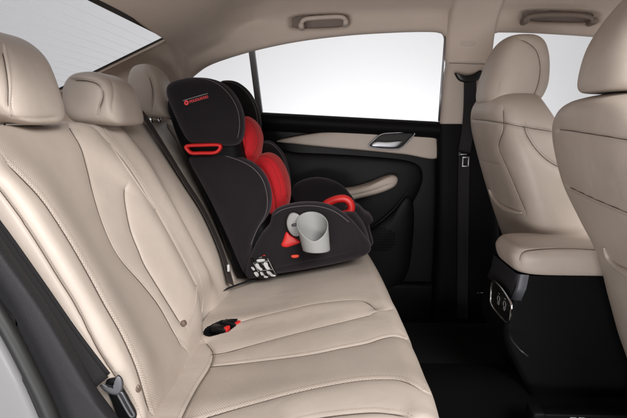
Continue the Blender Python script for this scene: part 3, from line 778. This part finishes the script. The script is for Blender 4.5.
# map pocket roll on far seat back
hts = hits([tuple(v.co) for v in fso.data.vertices], [tuple(p.vertices) for p in fso.data.polygons], [(490, 189), (494, 197), (503, 206), (514, 211), (527, 213)])
if hts:
    P = spline([np.array(q[0])+np.array(q[1])*.004 for q in hts[0]][::3], step=.006); link('map_pocket', *tube(P, .010*np.sin(np.linspace(.12, math.pi-.12, len(P)))**.6, 14), LEATHER, fso)
# near (driver) seat
ns_secs = [(-.72, .88, .98, 1.05, 1.30, 3), (-.71, .83, .99, .99, 1.36, 4), (-.60, .785, .99, .95, 1.395, 5), (-.48, .742, .96, .945, 1.40, 5), (-.355, .700, .93, .94, 1.405, 5), (-.26, .648, .88, .935, 1.41, 5), (-.174, .598, .84, .935, 1.41, 4.6),
           (-.10, .568, .81, .94, 1.405, 4.4), (-.03, .545, .78, .955, 1.39, 4), (.015, .540, .74, .98, 1.36, 3.4), (.042, .555, .71, 1.03, 1.31, 3), (.056, .60, .69, 1.09, 1.25, 2.6), (.058, .63, .66, 1.15, 1.19, 2.2)]
nh_secs = [(.060, .62, .70, 1.14, 1.20, 2.2), (.059, .580, .72, 1.08, 1.26, 3), (.068, .562, .75, 1.055, 1.285, 3.2), (.10, .560, .76, 1.05, 1.29, 3.2), (.16, .572, .76, 1.055, 1.285, 3.1), (.22, .603, .755, 1.07, 1.27, 3),
           (.27, .642, .745, 1.09, 1.25, 2.8), (.30, .67, .735, 1.12, 1.22, 2.5), (.306, .69, .71, 1.155, 1.185, 2.2)]
near_seat, nso = front_seat('beige leather front seat nearest the camera, cut off by the right edge of the photo', ns_secs, nh_secs,
    [([(548, 129), (565, 131), (590, 135), (615, 139), (640, 143)], .003, .003, .005, .015, (.004,)),
     ([(561, 185), (575, 192), (596, 202), (627, 215), (650, 224)], .0035, .003, .005, .015, (-.004,))],
    [], .935, 1.41, .66)
hts = hits([tuple(v.co) for v in nso.data.vertices], [tuple(p.vertices) for p in nso.data.polygons], [(605, 247), (608, 256), (615, 264), (626, 271), (645, 279), (670, 285)])
if hts:
    P = spline([np.array(q[0])+np.array(q[1])*.003 for q in hts[0]][::3], step=.006); link('map_pocket', *tube(P, .012*np.sin(np.linspace(.05, math.pi*.7, len(P)))**.6, 14), LEATHER, nso)

# seat rail under the near front seat
c = at(580, 411, 1.30)
link('seat_rail', *box(c.x-.10, c.x+.5, 1.29, 1.33, c.z-.035, c.z-.006, .004), DEEPB, near_seat)
link('rail_cover', *box(c.x-.13, c.x-.095, 1.28, 1.34, c.z-.04, c.z+.002, .008), BLACKP, near_seat)
rt2 = Bag()
for k in range(2): rt2.add(*box(c.x-.03+.022*k, c.x-.014+.022*k, 1.2875, 1.2895, c.z-.028, c.z-.012, .0006))
rt2.build('rail_sticker', GREYP, near_seat)
# rubber mat in the rear footwell
fm = thing('floor_mat', 'plain black rubber mat lying in the far rear footwell', 'floor mat', (.45, 1.95, -.86))
Vm, Fm = box(.22, .72, 1.72, 2.12, -.862, -.852, .004); bm_ = Bag().add(Vm, Fm)
bm_.build('mat_sheet', mat('rubber_mat', (.007, .007, .0075), .5, spec=.3), fm)

# ------------------------------------------------------------------ centre console
con = thing('centre_console', 'black centre console between the front seats with a padded beige armrest lid', 'console', (.8, 1.53, -.88))
V, Fc = loft([(-.432, .62, .80, 1.50, 1.58, 3), (-.432, .555, 1.0, 1.44, 1.64, 6), (-.424, .532, 1.05, 1.425, 1.655, 6), (-.39, .520, 1.06, 1.42, 1.66, 6), (-.368, .526, 1.06, 1.425, 1.655, 6), (-.354, .545, 1.04, 1.44, 1.64, 6), (-.350, .60, 1.0, 1.48, 1.60, 4)], n=300, step=.004)
V, bag = stitched(V, Fc, [([(521, 268), (519, 260), (522, 252), (531, 249), (550, 247.5), (575, 247.5), (600, 249), (627, 252)], .003, .003, .004, .010, (.004,))])
o = link('armrest_lid', V, Fc, LEATHER, con)
if bag: sew(bag, o)
# body: leans forward towards the floor
V = []
for z, x0 in spline([(-.434, .545), (-.47, .535), (-.53, .520), (-.58, .513), (-.64, .520), (-.72, .56), (-.80, .60), (-.88, .62)], n=40):
    for a, b in spline([(.014, 1.437), (0, 1.455), (0, 1.55), (0, 1.645), (.014, 1.663), (.4, 1.665), (.8, 1.665), (.8, 1.55), (.8, 1.43), (.4, 1.43)], n=90, closed=True): V.append((x0+a, b, z))
link('console_body', V, grid_faces(40, 90, wrap=True), DEEPB, con)
# grey collar under the lid
V = []
for z, x0 in ((-.430, .531), (-.47, .526), (-.505, .5145), (-.507, .519)):
    for a, b in spline([(.030, 1.430), (.006, 1.436), (0, 1.455), (0, 1.55), (0, 1.645), (.006, 1.664), (.03, 1.670)], n=40): V.append((x0+a, b, z))
link('collar', V, grid_faces(4, 40), GREYM, con)
# socket panel facing the rear seats
def cp(px, py, d=0):  # point on the console's rear face
    return onplane(px, py, (.509-d, 1.5, -.54), (1, 0, 0))
fr = [(494, 281), (502, 289), (511, 303.5), (511, 312), (508.5, 323), (500, 316), (491.5, 304.5), (491, 293), (492, 284)]
fp = spline([tuple(cp(a, b, .004)) for a, b in fr], n=70, closed=True)
link('panel_frame', *tube(fp, .0035, 10, closed=True), CHROME, con)
cen = fp.mean(0); V = [tuple(cen+(q-cen)*s_+np.array([.003*(1-s_)-.0005, 0, 0])) for s_ in (1, .6, .02) for q in fp]
pn = link('socket_panel', V, grid_faces(3, 70, wrap=True), SMOOTHB, con)
ic = Bag()
for px, py in ((498.5, 300), (504.5, 305.5)):
    c = cp(px, py, .006)
    for rr, zz in ((.010, .004), (.006, -.009)):
        ic.add(*tube([(c.x, c.y+rr*math.cos(t), c.z+zz+rr*.9*math.sin(t)) for t in np.linspace(0, 2*math.pi, 22)[:-1]], .0011, 6, closed=True))
    ic.add(*tube([(c.x, c.y-.005, c.z+.020), (c.x, c.y+.005, c.z+.020)], .0012, 6))
ic.build('socket_symbols', GREYP, pn)
link('lower_trim', *tube([tuple(cp(a, b, d)) for a, b, d in ((508, 333, .0), (513, 342, .0), (520, 350, -.01), (528, 356.5, -.03))], .0022, 8), GREYM, con)
# thin latch rod by the console
lr = thing('latch_rod', 'thin metal rod with a small black knob sticking out left of the console panel', 'rod', (.45, 1.66, -.53))
link('rod', *tube([tuple(at(479, 293, 1.68)), tuple(at(491, 292.6, 1.675))], .0014, 8), STEEL, lr)
link('knob', *tube([tuple(at(477, 293, 1.68)), tuple(at(480, 293, 1.68))], .004, 10), SMOOTHB, lr)

# ------------------------------------------------------------------ child seat
cs = thing('child_seat', 'charcoal and red high backed child booster seat standing on the far side of the bench', 'child seat', (-.1, 1.9, -.54))
def cpart(pts, Y, T, name, m, p=2.6, step=.004, parent=cs, seams=(), warp=None, centre=None, ymid=None, p2=None):
    out = A2(pts, Y); V, Fc = pillow(out, Y+T if ymid is None else ymid, T, p=p, step=step, warp=warp, centre=centre, p2=p2)
    bag = None
    if seams: V, bag = stitched(V, Fc, list(seams), stitch=False)
    return link(name, V, Fc, m, parent)
# shell: hard back and foot, widened on the left to stand for shadow
cpart([(162, 98), (180, 88), (205, 90), (232, 108), (243, 160), (262, 215), (282, 262), (262, 279), (238, 284), (230, 268), (219, 240), (205, 208), (190, 176), (176, 146), (166, 120)], 1.76, .15, 'shell', BLACKP, p=5)
# torso wings
tw = [(184, 160), (190, 153), (206, 152.5), (228, 156), (246, 162), (259, 172), (267, 187), (269.5, 202), (267, 216), (259, 229), (252, 246), (247, 268), (243, 280), (236, 268), (224, 240), (208, 206), (194, 180)]
n_tw = cpart(tw, 1.715, .075, 'torso_wing', FABRIC, p=2.35)
surf_cord(n_tw, [(190, 154), (212, 153.5), (235, 159), (252, 167.5), (263, 181), (267.3, 200), (265, 215), (257, 229), (250, 246)], .0016, PIPE, 'piping', n_tw)
ftw = [(252, 150), (259, 143), (268, 141), (278, 148), (285, 160), (289, 176), (290, 195), (286, 212), (270, 220), (255, 190)]
f_tw = cpart(ftw, 2.02, .045, 'torso_wing', FABRIC, p=2.8)
surf_cord(f_tw, [(262, 143), (270, 143), (279, 151), (285, 163), (288, 178)], .0015, PIPE, 'piping', f_tw)
# red padding
rt_ = [(244, 172), (249, 162), (257, 156), (266, 154.5), (275, 159), (282, 169), (287, 183), (288.5, 198), (286, 210), (279, 217), (268, 219), (256, 210), (248, 190)]
tp = cpart(rt_, 1.84, .11, 'torso_pad', REDF, p=2.6, step=.003,
      seams=[([(253, 163), (262, 168), (270, 182), (275, 200), (276, 214)], .004, .004, .006, .012), ([(260, 157), (271, 162), (279, 176), (283, 192), (284, 208)], .003, .003, .003, .01)])
rh = [(228, 126), (240, 116.5), (248, 118.5), (255, 126), (259, 138), (258, 150), (256, 160), (250, 168), (240, 168), (229, 157), (222, 145)]
hpd = cpart(rh, 1.83, .10, 'head_pad', REDF, p=2.6, step=.003, seams=[([(241, 120), (243, 132), (244, 146), (241, 160)], .004, .004, .006, .012), ([(247, 119.5), (254, 128), (257, 140), (254, 153)], .003, .003, .003, .008)])
REDD = mat('dark_red_piping', (.22, .006, .010), .6)
surf_cord(tp, [(252, 160.5), (259, 156.5), (267, 156.5), (275, 161.5), (281.5, 171), (285.5, 184), (287, 198)], .0016, REDD, 'piping', tp)
surf_cord(tp, [(254, 163), (263, 169), (270.5, 183), (275, 200), (276, 213)], .0013, REDD, 'piping', tp, .0005)
surf_cord(hpd, [(243, 119), (249, 120.5), (254.5, 127.5), (257.5, 139), (256, 150), (251, 158)], .0016, REDD, 'piping', hpd)
# head wings
fw = [(212, 92), (218, 81.5), (226, 79.5), (236, 81.5), (246, 89), (253, 99), (258.5, 113), (260, 126), (257.5, 135), (248, 134), (236, 124), (222, 108)]
f_hw = cpart(fw, 2.00, .04, 'head_wing', FABRIC, p=2.8)
surf_cord(f_hw, [(219, 82.5), (227, 81.5), (236, 84), (245, 91), (252, 101), (256.6, 114), (257.8, 127)], .0015, PIPE, 'piping', f_hw)
hw = [(161.5, 92), (163, 84), (171, 79.3), (190, 76), (208, 77.5), (222, 83.5), (233, 95), (240, 110), (242, 126), (240, 139), (234, 145.5), (222, 146.5), (200, 145), (187, 143.5), (179, 134), (171, 117), (165, 103)]
n_hw = cpart(hw, 1.70, .060, 'head_wing', FABRIC, p=2.4, step=.0035,
      seams=[([(214, 82), (226, 92), (233, 106), (235, 122), (233, 138)], .0012, .004, .001, .01)])
surf_cord(n_hw, [(168, 82), (190, 78), (207, 79.5), (220, 85.5), (231, 97), (237.8, 111), (239.4, 127), (237, 139)], .0013, PIPE, 'piping', n_hw)
# red release handle under the near head wing
def ringpart(pts, Y, r, name, m, parent=cs, squash=1.0):
    q = spline(A2(pts, Y), n=50, closed=True); V, Fc = tube([(a, Y, b) for a, b in q], r, 12, closed=True); V = np.array(V); V[:, 1] = Y+(V[:, 1]-Y)*squash
    return link(name, V, Fc, m, parent)
ringpart([(187, 146), (204, 145), (219, 145), (220, 148.5), (215, 152.5), (202, 153), (192, 153), (188, 150)], 1.735, .0062, 'release_handle', REDP, squash=2.2)
cpart([(217, 148), (228, 147), (238, 145), (241, 150), (236, 156), (226, 155.5), (218, 153)], 1.80, .035, 'head_pad_skirt', REDF, p=3.5, ymid=1.83)
# seat base
bs = [(268, 226), (272, 214), (283, 207.5), (303, 204), (322, 205), (337, 210.5), (351, 221), (363, 235), (371, 247), (370.5, 255), (360, 260.5), (335, 267), (300, 273.5), (262, 279.5), (246, 282), (244, 270), (252, 250), (260, 236)]
n_ar = cpart(bs, 1.705, .05, 'side_bolster', FABRIC, p=2.8, step=.0035, seams=[([(352, 223), (360, 236), (362, 250), (358, 260)], .0025, .003, .004, .01), ([(262, 272), (300, 264), (335, 257), (360, 249)], .002, .003, .004, .012), ([(275, 226), (286, 232), (300, 246), (304, 262)], .002, .003, .003, .01)], centre=(at(310, 245, 1.705).x, at(310, 245, 1.705).z))
surf_cord(n_ar, [(270, 218), (283, 209.5), (303, 206), (321, 207), (336, 212.5), (350, 223)], .0013, PIPE, 'piping', n_ar)
base = [(262, 232), (290, 222), (330, 218), (352, 214), (361, 221), (367, 231), (371, 244), (371, 254), (350, 262), (300, 272), (250, 279), (246, 262)]
cpart(base, 1.78, .145, 'seat_pad', FABRIC, p=5, step=.005)
far = [(292, 200), (291, 193), (294, 186), (303, 181), (316, 178.5), (330, 180.5), (342, 186.5), (351, 196), (358, 207), (363, 218), (366, 232), (340, 238), (305, 225)]
f_ar = cpart(far, 2.02, .045, 'side_bolster', FABRIC, p=3.0)
# front fabric flap
cpart([(350, 212), (358, 207), (366, 214), (371, 217), (374, 222), (370, 224), (372, 236), (374, 246), (366, 250), (356, 232)], 1.86, .07, 'front_flap', FABRIC, p=4)
# red belt guides
ringpart([(325, 206), (333, 200.5), (343, 198.5), (349.5, 202), (351, 209), (346, 214), (336, 213)], 1.86, .0145, 'belt_guide', REDP, squash=1.3)
cpart([(326, 207), (334, 202), (342, 201), (346, 205), (344, 211), (334, 213)], 1.85, .012, 'belt_guide_pad', FABRIC, p=3)
cpart([(336, 214), (347, 213.5), (352.5, 215), (352.5, 218), (345, 219.5)], 1.83, .02, 'belt_guide', REDP, p=4)
cpart([(281, 246), (283, 240), (286, 232.5), (291, 236), (298, 240), (300, 243), (293, 246), (286, 248)], 1.700, .010, 'belt_guide', REDP, p=3, step=.003)
# little red tag
cpart([(291.5, 255.5), (298.5, 255), (298, 257.6), (292.5, 258)], 1.7005, .003, 'tag', mat('orange_tag', (.75, .06, .02), .5), p=5, step=.0012)
# cup holder
dk = cpart([(286.5, 222), (289.5, 214.5), (295, 213.3), (301, 218), (301.5, 229), (299, 236), (293, 236), (288, 230)], 1.690, .008, 'holder_plate', GREYP, p=4, step=.002)
cpart([(291.8, 224.2), (296.5, 223.4), (296.6, 225.8), (292.2, 226.6)], 1.6885, .002, 'slot', SMOOTHB, p=5, step=.001, parent=dk)
def cup():
    n = 64; c = at(316.5, 236, 1.650); zb = at(317, 249.5, 1.655).z; zt = at(317, 214.5, 1.655).z; rows = 16; V = []
    lean = .16
    def pt(t, f, inner):
        top = zb+(zt-zb)*(.33+.67*(.5+.5*math.sin(t))**.75); r0, r1 = (.0445, .0540)
        z = zb+(top-zb)*f+(.004 if inner else 0)*(1-f); hh = (z-zb)/(zt-zb); r = r0+(r1-r0)*hh-(.0032 if inner else 0)
        return (c.x+r*math.cos(t)*1.0-lean*(z-zb)-.0, c.y+r*math.sin(t), z)
    for i in range(rows): V += [pt(2*math.pi*k/n, i/(rows-1), False) for k in range(n)]
    for k in range(n):
        a = pt(2*math.pi*k/n, 1, False); b = pt(2*math.pi*k/n, 1, True); V.append(((a[0]+b[0])/2, (a[1]+b[1])/2, a[2]+.0014))
    for i in range(rows-1, -1, -1): V += [pt(2*math.pi*k/n, i/(rows-1), True) for k in range(n)]
    m = 2*rows+1; Fc = grid_faces(m, n, wrap=True); Fc.append(tuple(range(n-1, -1, -1))); Fc.append(tuple((m-1)*n+k for k in range(n)))
    return link('cup_holder', V, Fc, GREYP, cs)
cup()
# logo plate on the near head wing
def plate():
    P0 = at(183.3, 103.5, 1.70); P1 = at(208.5, 96.0, 1.70); e1 = (P1-P0).normalized(); nrm = Vector((0, -1, 0)); e2 = nrm.cross(e1)
    if e2.z < 0: e2 = -e2
    me = n_hw.data; bv = BVHTree.FromPolygons([tuple(v.co) for v in me.vertices], [tuple(p.vertices) for p in me.polygons])
    L = (P1-P0).length; H = .0185; nx = 20; V = []
    def sp_(u, v, l): 
        q = P0+e1*u+e2*v; h, _, _, _ = bv.ray_cast(Vector((q.x, 1.2, q.z)), Vector((0, 1, 0))); return (q.x, h.y-l, q.z)
    for l in (.0022, -.002):
        for i in range(nx+1):
            for v in (-H/2, 0, H/2): V.append(sp_(L*i/nx, v, l))
    f = grid_faces(nx+1, 3)+[tuple(reversed(q)) for q in grid_faces(nx+1, 3, off=3*(nx+1))]; k = 3*(nx+1)
    for i in range(nx): f += [(3*i, 3*i+3, k+3*i+3, k+3*i), (3*i+2, k+3*i+2, k+3*i+5, 3*i+5)]
    f += [(0, k, k+1, 1), (1, k+1, k+2, 2), (3*nx, 3*nx+1, k+3*nx+1, k+3*nx), (3*nx+1, 3*nx+2, k+3*nx+2, k+3*nx+1)]
    pl = link('badge', V, f, SMOOTHB, n_hw, smooth=False)
    link('badge_edge', *tube([sp_(L*t, H/2, .0026) for t in np.linspace(0, 1, 12)], .0011, 6), GREYP, pl)
    REDL = mat('red_lettering', (.75, .05, .06), .5)
    # round emblem with a dot
    V = []; uc, vc, rr = .0105, -.0005, .0078
    for s_ in (1, .30):
        for t in np.linspace(0, 2*math.pi, 33)[:-1]: V.append(sp_(uc+rr*s_*math.cos(t), vc+rr*s_*math.sin(t), .0034))
    link('emblem', V, grid_faces(2, 32, wrap=True), REDL, pl, smooth=False)
    cu = bpy.data.curves.new('badge_lettering', 'FONT'); cu.body = 'POUOUOOD'; cu.size = .0125; cu.extrude = .0003; cu.offset = .0003; cu.space_character = 1.0
    to = bpy.data.objects.new('tmp', cu); COL.objects.link(to); dg = bpy.context.evaluated_depsgraph_get(); tm = bpy.data.meshes.new_from_object(to.evaluated_get(dg))
    vs = [v.co.copy() for v in tm.vertices]; wmax = max(v.x for v in vs); k_ = (L-.0235)/wmax
    V = [sp_(.0215+v.x*k_, -.0045+v.y*.9, .0034+v.z) for v in vs]; Fc = [tuple(p.vertices) for p in tm.polygons]
    bpy.data.objects.remove(to); link('lettering', V, Fc, REDL, pl, smooth=False)
plate()
# printed instruction sticker on the foot
def sticker():
    Y = 1.7; me = n_ar.data; bv = BVHTree.FromPolygons([tuple(v.co) for v in me.vertices], [tuple(p.vertices) for p in me.polygons])
    def sp_(px, py, l):
        q = at(px, py, 1.70); h, _, _, _ = bv.ray_cast(Vector((0, 0, 0)), ray(px, py).normalized())
        if h is None: h = at(px, py, 1.73)
        r_ = ray(px, py).normalized(); return tuple(h-r_*l)
    def quad(pts, l): 
        n = 6; V = []
        for i in range(n+1):
            for j in range(n+1):
                a, b = i/n, j/n; x = (1-a)*((1-b)*pts[0][0]+b*pts[3][0])+a*((1-b)*pts[1][0]+b*pts[2][0]); y = (1-a)*((1-b)*pts[0][1]+b*pts[3][1])+a*((1-b)*pts[1][1]+b*pts[2][1])
                V.append(sp_(x, y, l))
        return V, grid_faces(n+1, n+1)
    s = link('instruction_label', *quad([(250, 258), (269, 256.5), (278, 276.5), (259, 279)], .0022), SMOOTHB, n_ar, smooth=False)
    b = Bag()
    def poly(pts, l=.004):
        V = [sp_(a, c, l) for a, c in spline(pts, n=18, closed=True)]; b.add(V+[tuple(np.mean(V, 0))], [(i, (i+1) % 18, 18) for i in range(18)])
    def line(pts, r=.0006): b.add(*tube([sp_(a, c, .0035) for a, c in pts], r, 5))
    for c in ([(255, 264.5), (258, 263.5), (260, 267), (262.5, 269), (261, 270.5), (257.5, 268.5)], [(263.5, 263), (267, 262.5), (268.5, 266.5), (270.5, 268.5), (267, 269.5), (264.5, 266.5)],
              [(260, 272), (263, 272.5), (264.5, 275), (268.5, 277), (266, 278), (262.5, 277)], [(266.5, 271.5), (270, 271.5), (272.5, 274), (276, 275.5), (274, 276.6), (269, 275.5)],
              [(251, 267.5), (253, 267), (255, 269.5), (253.5, 270.5)], [(254, 272.5), (257, 272), (259, 275), (257.5, 277), (255, 275)],
              [(256.5, 260), (261, 259), (265, 259.5), (264, 261), (258, 261.8)]): poly(c)
    for l_ in ([(267.5, 258.5), (272, 267.5), (276.3, 275.5)], [(262, 263), (267.5, 272.5), (269.5, 276.5)], [(253.5, 263), (258, 271), (261.5, 277.5)], [(253.5, 263), (261, 262), (269, 261)], [(257.5, 271.2), (266, 270.2), (273, 269.3)], [(258.5, 258), (262, 257)]): line(l_)
    b.build('print', WHITE, s)
    link('red_mark', *tube([sp_(262.3, 255.8, .004), sp_(265.2, 255.4, .004)], .0014, 6), REDP, s)
sticker()
# lap/shoulder belt lying behind the booster
bl = thing('rear_seat_belt', 'dark brown seat belt running down the backrest beside the child seat', 'seat belt', (-.5, 1.68, -.2))
def bk(px, py, l=.022):
    return onplane(px, py, (XB+un.x*l, 0, ZB+un.z*l), un)
BELT = mat('brown_webbing', (.030, .022, .020), .75)
V, Fc = ribbon([bk(139, 109, .0), bk(148, 122, .018), bk(165, 149, .034), bk(184, 180, .036), bk(204, 212, .036), bk(221, 250, .032), bk(231, 284, .03)], (0, 1, .0), .048); link('webbing', V, Fc, BELT, bl)
c = bk(228.5, 268, .045); link('belt_clip', *box(c.x-.004, c.x+.004, c.y-.006, c.y+.004, c.z-.012, c.z+.012, .002), WHITE, bl)
tail = thing('loose_belt_strap', 'short black strap lying on the bench from under the child seat', 'strap', (-.25, 1.65, -.56))
V, Fc = ribbon([onplane(256, 279, (0, 0, -.552), (0, 0, 1)), onplane(243, 283, (0, 0, -.553), (0, 0, 1)), onplane(229, 288, (0, 0, -.556), (0, 0, 1)), onplane(219, 292, (0, 0, -.557), (0, 0, 1))], (.5, 1, 0), .022); link('webbing', V, Fc, WEBB, tail)
# buckles in the pocket
for (a, b_), lab in (((219, 328.5), 'red and black buckle at the left end of the small opening in the bench'), ((230, 323.5), 'red and black buckle at the right end of the small opening in the bench')):
    c = onplane(a, b_, (0, 0, -.572), (0, 0, 1)); t = thing('seat_buckle', lab, 'buckle', (c.x, c.y, c.z-.01), 'buckles in the bench pocket')
    V, Fc = box(-.022, .028, -.013, .013, -.010, .008, .005); V = np.array(V)
    ang = R(-20); rot = np.array([[math.cos(ang), -math.sin(ang), 0], [math.sin(ang), math.cos(ang), 0], [0, 0, 1]]); V = V@rot.T
    link('housing', V+np.array(c), Fc, SMOOTHB, t)
    V, Fc = box(.020, .0305, -.010, .010, -.006, .0095, .002); V = np.array(V)@rot.T; link('release_button', V+np.array(c), Fc, REDP, t)

# ------------------------------------------------------------------ near side: wheel arch trim, door seal, body, belt
nt = thing('side_trim', 'textured charcoal trim beside the near end of the backrest', 'trim panel', (-.6, .80, -.3))
slab([(-160, 40), (-80, 148), (-30, 212), (5, 263), (38, 310), (66, 356), (92, 400), (125, 455), (110, 520), (40, 520), (48, 404), (22, 355), (0, 312), (-40, 250), (-120, 170), (-200, 80)], .80, .835, 'panel', CHARTRIM, nt, p=5, step=.008, smooth_outline=True, centre=(at(15, 318, .8).x, at(15, 318, .8).z))
sl = thing('door_seal', 'black rubber door seal along the edge of the near door opening', 'door seal', (-.5, .78, -.45))
link('seal_bead', *tube([tuple(at(a, b, .775)) for a, b in spline([(-120, 150), (-60, 226), (-20, 285), (8, 330), (30, 372), (48, 410), (62, 450), (70, 500)], step=8)], .013, 16), RUBBER, sl)
bd = thing('car_body', 'silver grey painted body edge at the near door opening, lower left corner', 'car body', (-.7, .78, -1.0))
slab([(-220, 100), (-120, 168), (-60, 243), (-22, 300), (5, 346), (26, 388), (44, 430), (52, 480), (60, 620), (-220, 620)], .795, .84, 'rear_fender', PAINT, bd, p=10, step=.02, smooth_outline=False)
nb_ = thing('near_seat_belt', 'black seat belt with a steel tongue hanging beside the near end of the bench', 'seat belt', (-.45, .86, -.3))
pth = [(-60, 162), (-20, 218), (5, 252), (36, 296), (68, 342), (100, 384)]
for dy_, nm in ((0, 0), (.010, 1)):
    V, Fc = ribbon([at(a+3*nm, b-5*nm, .842+dy_) for a, b in pth], (.6, .6, .5), .034 if nm == 0 else .03); link('webbing', V, Fc, WEBB, nb_)
# tongue: T shaped steel plate with a slot
def tongue():
    b = Bag(); Y = .835
    slabs = [[(99, 386), (103, 388), (109, 391.5), (114, 388), (115.5, 380), (117, 376), (121, 379), (122.5, 385), (121, 392), (117, 395.5), (110, 394.5), (103, 390.5)]]
    for s in slabs:
        V, Fc = pillow(A2(s, Y), Y+.003, .004, p=5, step=.0015); b.add(V, Fc)
    # plate with slot as a closed tube loop
    q = spline(A2([(117.5, 395), (121, 393.5), (126, 402), (131, 411), (133.5, 416), (130.5, 417.5), (126, 411), (121, 402)], Y), n=50, closed=True)
    V, Fc = tube([(a, Y+.003, c) for a, c in q], .0026, 10, closed=True); b.add(V, Fc)
    return b.build('belt_tongue', mat('dull_steel', (.13, .13, .14), .55, metal=1), nb_)
tongue()
cpart([(104, 384), (112, 380), (118, 384), (121, 391), (126, 400), (135, 420), (120, 424), (110, 402)], .850, .008, 'tongue_cover', SMOOTHB, p=4, parent=nb_)

for o in ROOTS:
    if '_o' in o: del o['_o']
